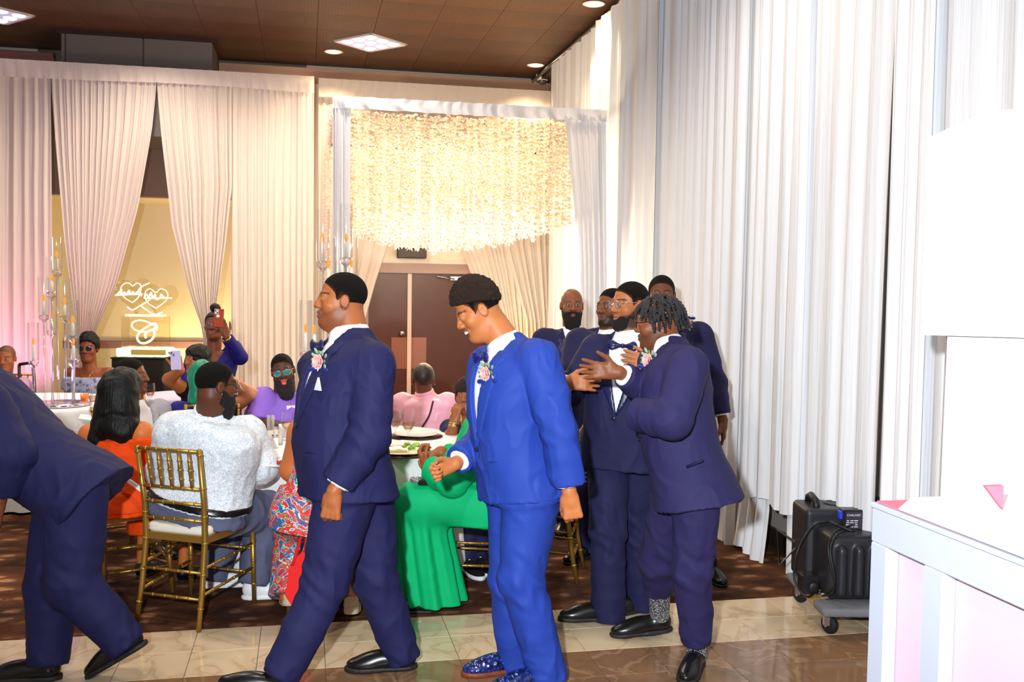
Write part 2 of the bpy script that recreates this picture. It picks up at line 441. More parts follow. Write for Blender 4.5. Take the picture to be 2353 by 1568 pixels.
        if coarse is not None:                                    # merge the fine grid where no detail shows
            c = coarse(vs); on = c > 0; key = np.full((len(vs), 4), -1, np.int64); key[on, :3] = np.floor(vs[on] / c[on][:, None]); key[~on, 3] = np.arange((~on).sum())
            _, inv = np.unique(key, axis=0, return_inverse=True); inv = inv.ravel(); n_ = inv.max() + 1; cn = np.bincount(inv, minlength=n_)
            vs = np.stack([np.bincount(inv, vs[:, i], n_) for i in range(3)], 1) / cn[:, None]; F = inv[F]
            same = np.stack([F[:, i] == F[:, (i + 1) % 4] for i in range(4)], 1); ns_ = same.sum(1); diag = (F[:, 0] == F[:, 2]) | (F[:, 1] == F[:, 3])
            qd = F[(ns_ == 0) & ~diag]; T1_ = F[(ns_ == 1) & ~diag]; sm = same[(ns_ == 1) & ~diag]; tr = np.array([[f[j] for j in range(4) if not s_[j]] for f, s_ in zip(T1_, sm)]).reshape(-1, 3).astype(int)
            F = [tuple(map(int, f)) for f in np.unique(np.sort(qd, 1), axis=0, return_index=True)[1].tolist() and qd[np.unique(np.sort(qd, 1), axis=0, return_index=True)[1]]] + [tuple(map(int, f)) for f in (tr[np.unique(np.sort(tr, 1), axis=0, return_index=True)[1]] if len(tr) else [])]
            used = np.zeros(len(vs), bool); used[np.fromiter((i for f in F for i in f), int)] = True; mp = np.cumsum(used) - 1; vs = vs[used]; F = [tuple(int(mp[i]) for i in f) for f in F]
        off = np.zeros(3); q = parent
        while q is not None: off += np.array(q.location); q = q.parent
        me = mesh_raw(name, vs - off, F)
        if color is not None:
            c = np.ones((len(vs), 4), np.float32); c[:, :3] = color(vs); at = me.color_attributes.new('Col', 'FLOAT_COLOR', 'POINT'); at.data.foreach_set('color', c.ravel())
        o = obj(name, me, mat, parent)
        if label: o['label'] = label
        return o

def bez(st, n=70):
    """smooth table through stations (t, a, b, oy)"""
    st = np.array(st, float); t = np.linspace(st[0, 0], st[-1, 0], n); out = [t]
    for c in range(1, st.shape[1]):
        y = st[:, c]; x = st[:, 0]; m = np.gradient(y, x); i = np.clip(np.searchsorted(x, t) - 1, 0, len(x) - 2); h = x[i + 1] - x[i]; u = (t - x[i]) / h
        out.append((2*u**3-3*u**2+1)*y[i] + (u**3-2*u**2+u)*h*m[i] + (-2*u**3+3*u**2)*y[i+1] + (u**3-u**2)*h*m[i+1])
    return np.array(out)

MALE = [(-.42, .190, .135, -.010), (-.22, .185, .130, -.014), (0, .176, .125, -.012), (.2, .163, .116, .0), (.42, .163, .116, .006), (.64, .176, .120, .004), (.8, .178, .112, -.004), (.91, .150, .090, -.014), (1.0, .080, .068, -.016), (1.1, .058, .058, -.004)]
FEM = [(-.42, .185, .135, -.012), (-.2, .182, .130, -.016), (0, .175, .122, -.014), (.2, .145, .104, -.002), (.4, .128, .094, .004), (.62, .142, .104, .006), (.8, .148, .096, -.002), (.91, .125, .080, -.012), (1.0, .066, .058, -.014), (1.1, .05, .05, -.002)]
class Torso:
    def __init__(s, pv, nb, F, tw=1, td=1, belly=0, table=MALE):
        s.p = np.asarray(pv, float); s.L = np.linalg.norm(nb - pv); s.Z = N(nb - pv); s.Y = N(F - s.Z * (F @ s.Z)); s.X = np.cross(s.Y, s.Z)
        st = [(t, a * (tw if t < .95 else 1 + (tw - 1) * .4), b * (td if t < .95 else 1), oy + belly * max(0, 1 - abs(t - .28) / .55)) for t, a, b, oy in table]
        st = [(t, a, b + .55 * belly * max(0, 1 - abs(t - .28) / .55), oy * 1.0 - .15 * 0) for t, a, b, oy in st]
        s.tab = bez(st)
    def loc(s, X, Y, Z):
        a, b, c = X - s.p[0], Y - s.p[1], Z - s.p[2]
        return [a * m[0] + b * m[1] + c * m[2] for m in (s.X, s.Y, s.Z)]
    def at(s, t): return [float(np.interp(t, s.tab[0], s.tab[i])) for i in (1, 2, 3)]
    def pt(s, x, t, off=0, back=False):
        a, b, oy = s.at(t); q = max(0, 1 - abs(x / a) ** 2.3) ** (1 / 2.3)
        return s.p + s.Z * t * s.L + s.X * x + s.Y * (oy + (-1 if back else 1) * (b * q + off))
    def fn(s, off, t0, t1, n=2.3, flare=0):
        def f(X, Y, Z):
            x, y, z = s.loc(X, Y, Z); w = z / s.L; t = np.clip(w, t0, t1); a, b, oy = (np.interp(t, s.tab[0], s.tab[i]).astype(np.float32) for i in (1, 2, 3))
            a = a + off; b = b + off
            if flare: g = np.clip(-(t - .1), 0, 1) * flare; a = a + g; b = b + g
            q = (np.abs(x / a) ** n + np.abs((y - oy) / b) ** n) ** (1 / n); d = (q - 1) * np.minimum(a, b)
            e = np.maximum((w - t1) * s.L, (t0 - w) * s.L); return np.maximum(d, e)
        return f
    def bounds(s, off, t0, t1):
        ps = []
        for t in np.linspace(t0, t1, 8):
            a, b, oy = s.at(t); c = s.p + s.Z * t * s.L + s.Y * oy; r = max(a, b) + off + .02; ps += [c - r, c + r]
        return np.min(ps, 0), np.max(ps, 0)
    def add(s, sd, off, t0, t1, k=.02, **kw): lo, hi = s.bounds(off, t0, t1); return sd.op(s.fn(off, t0, t1, **kw), lo, hi, k)

class Head:
    def __init__(s, c, F, U, sz=1.0):
        s.c = np.asarray(c, float); s.F = N(F); s.X = N(np.cross(s.F, U)); s.U = np.cross(s.X, s.F); s.s = sz; s.M = np.array([s.X, s.F, s.U])
    def L(s, x, y, z): return s.c + s.s * (s.X * x + s.F * y + s.U * z)
    def loc(s, vs): return ((vs - s.c) @ s.M.T) / s.s
    def locg(s, X, Y, Z): 
        a, b, c = X - s.c[0], Y - s.c[1], Z - s.c[2]; return [(a * m[0] + b * m[1] + c * m[2]) / s.s for m in s.M]
    def ell(s, sd, c, r, k=.01, mode='u', M=None): return sd.ell(s.L(*c), np.asarray([r] * 3 if np.isscalar(r) else r) * s.s, s.M if M is None else M, k * s.s, mode)
    def rc(s, sd, a, b, ra, rb, k=.01, mode='u'): return sd.rc(s.L(*a), s.L(*b), ra * s.s, rb * s.s, k * s.s, mode)
    def skull(s, sd, e=0, fat=0, k=.02):
        s.ell(sd, (0, -.013, .032), (.074 + e, .094 + e, .084 + e), k)
        s.ell(sd, (0, .020, -.028), (.062 + e + fat * .006, .066 + e, .083 + e), k)
        s.ell(sd, (0, .024, -.074), (.052 + e + fat * .012, .054 + e, .042 + e), k)
    def face(s, sd, fat=0, detail=True, smile=0, open_=0, lipw=1):
        s.skull(sd, 0, fat)
        s.ell(sd, (0, .067, -.097), (.025 + fat * .006, .022, .018), .022)
        s.rc(sd, (-.036, .074, .020), (.036, .074, .020), .0115, .0115, .016)
        if fat: s.ell(sd, (0, .03, -.100), (.046, .050, .03 + .008 * fat), .03)
        for q in (-1, 1):
            s.ell(sd, (q * .041, .052, -.026), (.026, .025, .025), .02)
            s.ell(sd, (q * .031, .095, .004), (.018, .014, .0115), .012, 's')
            s.ell(sd, (q * .077, -.010, -.006), (.010, .019, .029), .006)
            if detail: s.ell(sd, (q * .088, -.006, -.003), (.0075, .011, .017), .006, 's')
        s.rc(sd, (0, .083, .012), (0, .1015, -.026), .0085, .0125, .014)
        for q in (-1, 1): s.ell(sd, (q * .0150, .0925, -.029), (.0105, .0125, .0095), .009)
        w = .019 * lipw + smile * .006; dz = smile * .006; o = open_ * .010
        for q in (-1, 1):
            s.rc(sd, (0, .0900, -.0560), (q * w, .079, -.060 + dz), .0088, .0065, .006)
            s.rc(sd, (0, .0885 - o * .4, -.069 - o), (q * w * .85, .079, -.066 + dz), .0100, .0065, .006)
        s.ell(sd, (0, .094, -.0625 - o * .5), (w + .002, .014, .0018 + o), .003, 's')
        if detail:
            for q in (-1, 1): s.ell(sd, (q * .031, .0765, .003), (.0150, .0140, .0130), .006)
    def tint(s, skin, lip, stubble=None, hairc=None, brow=(18, 12, 9), smile=0, beard_z=None, scalp=None):
        skin, lip, brow = (np.array(s2l(c)) for c in (skin, lip, brow))
        def f(vs):
            q = s.loc(vs); c = np.tile(skin, (len(vs), 1)); near = (np.abs(q).max(1) < .17)
            def mixin(mask, col):
                m = (np.clip(mask, 0, 1) * near)[:, None]; c[:] = c * (1 - m) + np.array(col) * m
            x, y, z = np.abs(q[:, 0]), q[:, 1], q[:, 2]
            if stubble is not None:
                zb = np.interp(y, [-.02, .02, .05, .085, .1], [.0, -.02, -.045, -.05, -.048]); m = np.clip((zb - z) / .012, 0, 1) * np.clip((y + .035) / .04, 0, 1) * np.clip((z + .135) / .02, 0, 1)
                mixin(m * stubble[1], s2l(stubble[0]))
            if scalp is not None:
                zl = HL(y); mixin(np.clip((z - zl) / .008, 0, 1) * .9, s2l(scalp))
            e = ((x - .0) / (.024 + smile * .005)) ** 2 + ((z + .0630 - smile * .006 * (x / .02) ** 2) / .0150) ** 2
            mixin(np.clip((1.15 - e) / .3, 0, 1) * (y > .07), lip)
            zb = .0235 + .005 * (1 - ((x - .034) / .022) ** 2)
            mixin(np.clip(1.5 - np.abs(z - zb) / .0042, 0, 1) * np.clip((.024 - np.abs(x - .034)) / .006, 0, 1) * (y > .04) * .85, brow)
            return c
        return f
def HL(y): return np.interp(y, [-.14, -.07, -.04, -.022, .010, .024, .032, .046, .060, .074, .2], [-.070, -.062, -.045, -.008, .006, -.012, .030, .046, .060, .070, .095])
def hair_cap(h, name, par, mat, e=.006, vox=.005, noise=None, line=HL, back=0, top=0, shift=0, fade=None):
    sd = SD(vox); h.skull(sd, e)
    if top: h.ell(sd, (0, -.008, .045), (.074 + e, .092 + e, .078 + e + top), .02)
    def reg(X, Y, Z):
        x, y, z = h.locg(X, Y, Z); return (line(y) + shift - z) * .8 * h.s
    sd.ops.append(('i', reg, None, None, .004))
    disp = None
    if noise: disp = lambda v: noise[0] * (vnoise(v * noise[1], 3) - .5 + .5 * (vnoise(v * noise[1] * 2.2, 4) - .5))
    col = None
    if fade is not None:
        a, b_ = np.array(s2l(fade)), np.array(s2l((18, 14, 12)))
        def col(vs):
            q = h.loc(vs); t = np.clip((q[:, 2] - HL(q[:, 1]) - .002) / np.interp(q[:, 1], [.0, .05], [.045, .012]), 0, 1); t = t * t * (3 - 2 * t); return a * (1 - t[:, None]) + b_ * t[:, None]
    return sd.build(name, mat, par, disp=disp, smooth=0 if noise else 1, color=col)
def beard(h, par, mat, drop=.03, vox=.005, e=.006, fat=0, wid=0, fwd=0, low=0):
    sd = SD(vox); h.skull(sd, e, fat); h.ell(sd, (0, .055 + fwd, -.100 - drop * .5), (.048 + wid, .045, .034 + drop), .03)
    h.ell(sd, (0, .094, -.048), (.030, .012, .006), .008)
    def reg(X, Y, Z):
        x, y, z = h.locg(X, Y, Z); x = np.abs(x)
        zb = np.interp(y, [-.03, .0, .03, .055, .075, .2], [-.005, -.012, -.03, -.052, -.045, -.040]); g = np.maximum(z - zb + low, -.012 - y)
        return g * h.s
    sd.ops.append(('i', reg, None, None, .006))
    h.ell(sd, (0, .100, -.064), (.021, .03, .0115), .003, 's'); h.ell(sd, (0, .11, -.03), (.016, .03, .012), .003, 's')
    return sd.build('beard', mat, par, disp=lambda v: .006 * (vnoise(v * 90, 3) - .5), smooth=0)

def hand(sd, w, D, Nn, left, s=1, curl=(.25, .3, .2), spread=.10, thumb=.6, flip=1, k=.010):
    """w wrist, D finger direction, Nn the way the palm faces"""
    D = N(D); Nn = N(Nn - D * (Nn @ D)); T = (np.cross(Nn, D) if left else np.cross(D, Nn)) * flip
    M = np.array([D, T, Nn])
    sd.box(w + D * .046 * s - Nn * .001, (.040 * s, .034 * s, .0125 * s), M, .012 * s, k)
    for o in (.030, .0102, -.0100, -.0290): sd.rc(w + D * .012 * s + T * o * .55 * s, w + (D * .092 + T * o - Nn * .002) * s, .0150 * s, .0118 * s, .008)
    sd.rc(w - D * .01, w + D * .03 * s, .026 * s, .024 * s, .02); sd.ell(w + (D * .035 + T * .024 + Nn * .008) * s, np.array((.034, .017, .014)) * s, M, .012)
    for i, (o, ln) in enumerate(((.030, .070), (.0102, .079), (-.0100, .073), (-.0290, .057))):
        b = w + (D * .094 + T * o) * s; a = 0; p = b; d0 = N(D + T * spread * (1.5 - i) * .8)
        r = [.0100, .0094, .0088, .0074]
        for j in range(3):
            a += curl[j] * (1 + .12 * i); dd = d0 * cos(a) + Nn * sin(a); e = p + dd * ln * s * (.46, .31, .23)[j]
            sd.rc(p, e, r[j] * s * (.88 if i == 3 else 1), r[j + 1] * s * (.88 if i == 3 else 1), .006 if j == 0 else .003); p = e
    b = w + (D * .022 + T * .026 + Nn * .004) * s
    d1 = N(T * thumb + D * .75 + Nn * .35); d2 = N(T * thumb * .4 + D * .9 + Nn * (.25 + curl[0] * .5)); d3 = N(d2 + Nn * curl[1] * .4)
    p1 = b + d1 * .044 * s; p2 = p1 + d2 * .033 * s; p3 = p2 + d3 * .026 * s
    sd.rc(b, p1, .0160 * s, .0120 * s, .012); sd.rc(p1, p2, .0115 * s, .0100 * s, .004); sd.rc(p2, p3, .0100 * s, .0078 * s, .003)

def shoe(par, an, t, m_up, m_sole, pitch=0, roll=0, sz=1.0, lace=None, thick=.022, ground=None, vox=.0068, logo=None, label=None):
    """an ankle centre; t toe direction (level); pitch lifts the heel"""
    t = N(np.array([t[0], t[1], 0])); y = np.cross(UP, t); tt = t * cos(pitch) - UP * sin(pitch); uu = UP * cos(pitch) + t * sin(pitch); M = np.array([tt, y, uu])
    o = an - uu * .092 * sz
    if ground is not None:                                        # slide so the lowest point touches the floor
        low = min((o + tt * q * sz)[2] for q in (-.05, .235)); o = o + UP * (ground - low)
    Lp = lambda a, b, c: o + sz * (tt * a + y * b + uu * c)
    sd = SD(vox)
    sd.ell(Lp(.0, 0, .05), np.array((.052, .036, .05)) * sz, M, .03); sd.ell(Lp(.085, 0, .042), np.array((.10, .041, .044)) * sz, M, .03)
    sd.ell(Lp(.165, 0, .028), np.array((.075, .044, .032)) * sz, M, .03); sd.rc(Lp(.0, 0, .05), Lp(-.004, 0, .105), .040 * sz, .039 * sz, .02, flat=True)
    sd._half(Lp(0, 0, thick * .7), -uu, .004)
    up = sd.build('shoe', m_up, par, label=label)
    s2 = SD(vox * 1.5)
    for c, r in (((.0, .0), (.058, .042)), ((.085, 0), (.11, .045)), ((.165, 0), (.083, .049))): s2.ell(Lp(c[0], c[1], thick / 2), np.array((r[0], r[1], .5)) * sz, M, .02); s2.ops[-1] = (s2.ops[-1][0], s2.ops[-1][1], Lp(c[0], c[1], thick / 2) - .15, Lp(c[0], c[1], thick / 2) + .15, .02)
    s2._half(Lp(0, 0, thick), uu, .003); s2._half(Lp(0, 0, 0), -uu, .003)
    so = s2.build('sole', m_sole, up)
    if lace is not None and up is not None:
        b = MB()
        for i in range(4):
            x = .055 + i * .022; z = .082 - i * .0095
            b.tube([Lp(x, -.016, z - .003), Lp(x + .004, 0, z + .005), Lp(x, .016, z - .003)], .0026 * sz, 6)
        b.build('laces', lace, up)
    return up
# ------------------------------------------------------------------ people
def cloth_mat(name, col, rough=.75, sheen=0, bump=(260, .12)): return mat(name, col, rough, spec=.22, sheen=sheen, bump=bump)
SKIN = mat('skin', (120, 70, 45), .48, spec=.38, attr=True)
HAIRF = mat('faded_hair', (20, 15, 13), .8, spec=.15, bump=(420, .7), attr=True)
EYE = mat('eye', (235, 230, 225), .15, spec=.6, attr=True)
HAIR = mat('hair', (14, 11, 10), .6, spec=.3, bump=(220, .5))
def folds(amp, sc, seed=0, str_=(1, 1, 1)):
    s = np.array(str_) * sc
    return lambda v: (amp * ridges(v * s, seed)).astype(np.float32)

def person(label, d, hd, hy=0, hp=0, hr=0, hs=1.0, fat=0, nb=None, pv=None, ty=None, sw=.195, tw=1, td=1, belly=0, table=MALE, arms=None, legs=None,
           skin=(120, 70, 45), lip=(125, 70, 60), stubble=None, scalp=None, brow=(18, 12, 9), smile=0, open_=0, lipw=1, vox=.005, cvox=.008,
           armr=(.058, .045, .032), legr=(.098, .072, .058), bare_arms=False, bare_torso=None, detail=True, neckr=.056, eyeh=.0042, eyes=True, face=True, seat=None, gaze=0, palm=None, root=None):
    J = lambda q: q if isinstance(q, np.ndarray) else P(q[0], q[1], d + (q[2] if len(q) > 2 else 0))
    ty = hy if ty is None else ty
    F = yawv(hy); Fp = F * cos(radians(hp)) - UP * sin(radians(hp)); U = UP * cos(radians(hp)) + F * sin(radians(hp))
    Xh = np.cross(Fp, U); U = U * cos(radians(hr)) + Xh * sin(radians(hr))
    h = Head(J(hd), Fp, U, hs); tF = yawv(ty)
    nb = J(nb) if nb is not None else h.L(0, -.035, -.19); pv = J(pv) if pv is not None else nb - UP * .53
    T = Torso(pv, nb, tF, tw, td, belly, table)
    r0 = np.array([pv[0], pv[1], 0.0]) if root is None else np.asarray(root)
    o = empty('person', r0, label, 'person')
    R = {'root': o, 'h': h, 'T': T, 'd': d, 'J': J, 'skin': skin, 'cvox': cvox, 'nb': nb, 'pv': pv, 'neckr': neckr, 'seat': seat}
    sd = SD(vox)
    sd.rc(h.L(0, -.024, -.050), nb - T.Z * .02, neckr * hs, neckr * hs * 1.12, .03)
    h.face(sd, fat, detail, smile, open_, lipw)
    # trunk: full where it shows, a slimmer core where clothes cover it
    if bare_torso: T.add(sd, 0, bare_torso[0], bare_torso[1], .03)
    T.add(sd, -.034, -.05, .96, .03)
    A = {}
    for side, sg in (('l', -1), ('r', 1)):
        a = (arms or {}).get(side)
        sh = nb + T.X * sg * sw - T.Z * .055 - T.Y * .012
        if a is None: a = {'el': sh - UP * .28 + T.X * sg * .04, 'wr': sh - UP * .50 + T.X * sg * .05 + T.Y * .06}
        if a.get('sh') is not None: sh = J(a['sh'])
        el, wr = J(a['el']), J(a['wr'])
        q = 1.0 if bare_arms in (True, side) else .62
        sd.rc(nb + T.X * sg * .04 - T.Z * (.055 if q == 1 else .075), sh - T.Z * (0 if q == 1 else .02), .045 if q == 1 else .03, armr[0] * (.95 if q == 1 else .55), .04)
        sd.rc(sh, el, armr[0] * q, armr[1] * q, .03); sd.rc(el, wr, armr[1] * q * 1.02, armr[2] * (1 if q == 1 else .85), .02)
        if a.get('D') is not None:
            hand(sd, wr + N(a['D']) * .01, a['D'], a['N'], side == 'l', a.get('s', 1.0), a.get('curl', (.3, .35, .25)), a.get('spread', .08), a.get('thumb', .6), a.get('flip', 1))
        A[side] = (sh, el, wr, a)
    Lg = {}
    for side, sg in (('l', -1), ('r', 1)):
        g = (legs or {}).get(side, {}); hip = J(g['hip']) if 'hip' in g else pv + T.X * sg * .092
        if 'kn' in g: kn = J(g['kn'])
        elif seat: kn = hip + N(tF) * .42 + T.X * sg * .05
        else: kn = hip - UP * (hip[2] - .05) * .5 + tF * .02
        an = J(g['an']) if 'an' in g else (kn * np.array([1, 1, 0]) + UP * .09 - tF * .04 if seat else kn * np.array([1, 1, 0]) + UP * .09)
        q = g.get('bare', .6); sd.rc(hip, kn, legr[0] * q, legr[1] * q, .03); sd.rc(kn, an, legr[1] * q, legr[2] * q * .9, .02)
        Lg[side] = (hip, kn, an, g)
        tdv = np.array(g['toe']) if 'toe' in g else tF
        if q > .9: sd.rc(an, an + N(tdv) * .13 - UP * .045, .035, .028, .02)
    R['A'] = A; R['L'] = Lg; R['legr'] = legr; R['armr'] = armr
    tint = h.tint(skin, lip, stubble, brow=brow, smile=smile, scalp=scalp)
    def coarse(v):
        c = np.full(len(v), .026 if not bare_arms else .011); c[np.linalg.norm(v - h.c, axis=1) < .175 * hs] = 0
        if bare_torso: c[np.abs((v - nb) @ T.Z) < .25] *= .6
        for a in A.values():
            m = np.linalg.norm(v - (a[2] + N(a[3]['D']) * .09 if a[3].get('D') is not None else a[2]), axis=1) < .15; c[m] = 0 if a[3].get('D') is not None else c[m]
        c[np.linalg.norm(v - h.c, axis=1) < .05] = 0; return c
    R['body'] = sd.build('body', SKIN, o, color=tint, coarse=coarse)
    if eyes and detail:
        for q in (-1, 1):
            b = MB(); nu, nv = 22, 10; co = []; cl_ = []; zc = -(.0042 - eyeh) * .5
            for i in range(nu + 1):
                for j in range(nv + 1):
                    u_, v_ = -1 + 2 * i / nu, -1 + 2 * j / nv; x = .0128 * u_; z = zc + eyeh * v_ * (1 - u_ * u_) ** .8 + .0006 * u_ * q; yy = sqrt(max(.0146 ** 2 - x * x - z * z, 1e-6)); yy = min(yy, .0142)
                    co.append(h.L(q * .031 + x, .0765 + yy, .003 + z)); r_ = hypot(x - gaze * .01, z - zc * .3); cl_.append(.006 if r_ < .0058 else .58)
            b.add(co, [(i * (nv + 1) + j, (i + 1) * (nv + 1) + j, (i + 1) * (nv + 1) + j + 1, i * (nv + 1) + j + 1) for i in range(nu) for j in range(nv)]); e = b.build('eye', EYE, o)
            col = np.ones((len(co), 4), np.float32); col[:, :3] = np.array(cl_)[:, None]; at = e.data.color_attributes.new('Col', 'FLOAT_COLOR', 'POINT'); at.data.foreach_set('color', col.ravel())
            b = MB(); b.tube([co[i * (nv + 1) + nv] for i in range(0, nu + 1, 2)], .0011 * hs, 5); b.build('upper_lid', mat('lash_line', (14, 9, 8), .6), o)
    return R

def sleeve(sd, sh, el, wr, r, k=.022, end=.0, amp=.004, seed=0):
    e = wr - N(wr - el) * end; m = el + (e - el) * .45
    sd.rc(sh, el, r[0], r[1], k, fold=(amp, 42, 1 + .25 * (seed % 4), .85, .5)); sd.rc(el, m, r[1], r[1] + (r[2] - r[1]) * .4, .02, fold=(amp, 48, 1 + .25 * (seed % 3), .15, .6)); sd.rc(m, e, r[1] + (r[2] - r[1]) * .4, r[2], .015, flat=True)

BLACKSOCK = mat('black_sock', (14, 14, 18), .9)
def trousers(R, m, r=None, name='trousers', amp=.006, shoe_m=None, top=.20, off=.012, hem=-.05, seed=0, seat=False, sock=True):
    T, o = R['T'], R['root']; r = r or R['legr']; sd = SD(R['cvox'] * (1.5 if name == 'trousers' and R['seat'] else 1.4))
    T.add(sd, off, -.12, top, .03)
    for s in 'lr':
        hip, kn, an, g = R['L'][s]; e = an + N(kn - an) * g.get('hem', hem)
        sd.rc(hip, kn, r[0], r[1], .03, fold=(amp, 40, 2, .95, .4)); sd.rc(kn, kn + (e - kn) * .5, r[1], (r[1] + r[2]) / 2, .02, fold=(amp, 45, 2, .1, .6))
        sd.rc(kn + (e - kn) * .5, e, (r[1] + r[2]) / 2, r[2], .01, flat=True, fold=(amp * .8, 60, 2, .9, .35))
    o_ = sd.build(name, m, o, disp=folds(amp * 1.5, 8.5, seed, (1, 1, .75)))
    if sock:
        for s in 'lr': g = R['L'][s]; s2 = SD(.012); s2.rc(g[2] - N(g[1] - g[2]) * .025, g[2] + N(g[1] - g[2]) * .12, .046, .056, .01, flat=True, flat0=True); s2.build('sock', BLACKSOCK, o)
    return o_

def suit(R, m, m_lap, m_shirt, m_tr=None, r=None, hem=-.30, vtop=.055, vbot=.40, lapw=.055, sl=(.082, .064, .050), bow=None, open_side=0, front=True, legr=None, tie=True, flare=.03, amp=.004, seed=0, coll=.012, buttons=True, notch=True, wear_shirt=True, sock=True):
    T, o, A = R['T'], R['root'], R['A']; cv_ = R['cvox']; m_tr = m_tr or m
    trousers(R, m_tr, legr, seed=seed + 3, sock=sock)
    def vcut(sd, grow=0, deep=.0):
        def f(X, Y, Z):
            x, y, z = T.loc(X, Y, Z); w = z / T.L; hw = np.clip((w - vbot) / (.93 - vbot), 0, 1.5) * vtop + grow
            return np.maximum(np.maximum(np.abs(x) - hw, (vbot - w) * T.L), -y + deep)
        lo, hi = T.bounds(.05, vbot, 1.12); sd.op(f, lo, hi, .004, 's')
    j = SD(cv_); T.add(j, .020, hem, .95, .02, flare=flare)
    for s, sg in (('l', -1), ('r', 1)):
        sh, el, wr, a = A[s]
        j.rc(R['nb'] + T.X * sg * .075 - T.Z * .035, sh + T.Z * .012, .046, sl[0] * .88, .05)
    for s in 'lr':
        sh, el, wr, a = A[s]; sleeve(j, sh, el, wr, a.get('sl', sl), .018, a.get('cuff', .035), amp, seed)
    nd = N(R['h'].L(0, -.024, -.05) - R['nb']); cb = R['nb'] - T.Z * .03; cr = R['neckr'] * R['h'].s
    j.rc(cb, cb + nd * .052 - T.Y * .008, cr * 1.3 + .022, cr + .020, .03, flat=True)
    if front: vcut(j)
    R['jacket'] = j.build('jacket', m, o, disp=folds(amp * 1.8, 8, seed, (1, 1, .75)))
    # shirt: body, collar, cuffs
    if wear_shirt:
        st = SD(max(cv_ * 1.25, .0085)); T.add(st, .006, .1, .96, .02)
        tip = cb + nd * .072 - T.Y * .004; st.rc(cb, tip, cr * 1.15 + coll, cr + coll * .8, .02, flat=True); st._half(tip, N(nd + T.Y * .45), .003) if False else None
        for s in 'lr':
            sh, el, wr, a = A[s]; q = N(wr - el); rr = a.get('sl', sl)[2] * .78; st.rc(wr - q * .09, wr - q * (a.get('cuff', .035) - .009), rr, rr, .004, flat=True)
        st.build('shirt', m_shirt, o)
    if front:
        for sg in (-1, 1):
            l = SD(.007 if cv_ < .008 else .010)
            def f(X, Y, Z, sg=sg):
                x, y, z = T.loc(X, Y, Z); w = z / T.L; u = np.clip((w - vbot) / (.93 - vbot), 0, 1.5); hw = u * vtop; pw = lapw * np.clip(1.25 * np.sin(np.clip(u, 0, 1) * 2.2) ** .8, .08, 1.3)
                if notch: pw = pw - .022 * np.clip(1 - np.abs(u - .86) / .06, 0, 1)
                xs = x * sg; return np.maximum(np.maximum(np.maximum(hw - .004 - xs, xs - hw - pw), (vbot - w) * T.L), np.maximum(-y + .0, (w - .96) * T.L))
            lo, hi = T.bounds(.05, vbot, 1.0); big = T.fn(.028, vbot - .05, .97); l.op(lambda X, Y, Z, f=f: np.maximum(f(X, Y, Z), np.maximum(big(X, Y, Z), -big(X, Y, Z) - .016)), lo, hi, 0)
            l.build('lapel', m_lap, o)
        if buttons:
            for i, t in enumerate((vbot - .02,)): 
                p = T.pt(.008, t, .026); b = MB(); b.lathe(p, [(.004, -.004), (.010, -.002), (.010, .003), (.006, .005)], 14, T.Y); b.build('button', mat('navy_button', (20, 20, 40), .3), o)
    if bow:
        p = T.pt(0, .955, .012) + N(T.Y) * .012 + (R['h'].L(0, .02, -.12) - R['nb']) * .15 if bow is True else bow
        bowtie(R, p)
    return R

SATIN = mat('navy_satin', (26, 30, 74), .32, spec=.5)
def bowtie(R, p, m=None, w=.058, F=None, Xv=None):
    T = R['T']; Y = T.Y if F is None else N(F); X = T.X if Xv is None else N(Xv); Z = np.cross(X, Y); M = np.array([X, Y, Z]); sd = SD(.0035)
    for sg in (-1, 1):
        for i, q in enumerate((.3, .62, .92)): sd.ell(p + X * sg * w * q + Y * .004 * i, (.015 + .003 * i, .007 + .001 * i, .011 + .008 * i), M, .008)
    sd.box(p + Y * .004, (.009, .010, .013), M, .005, .002)
    return sd.build('bow_tie', m or SATIN, R['root'], disp=lambda v: .0007 * np.sin((v @ Z) * 300))

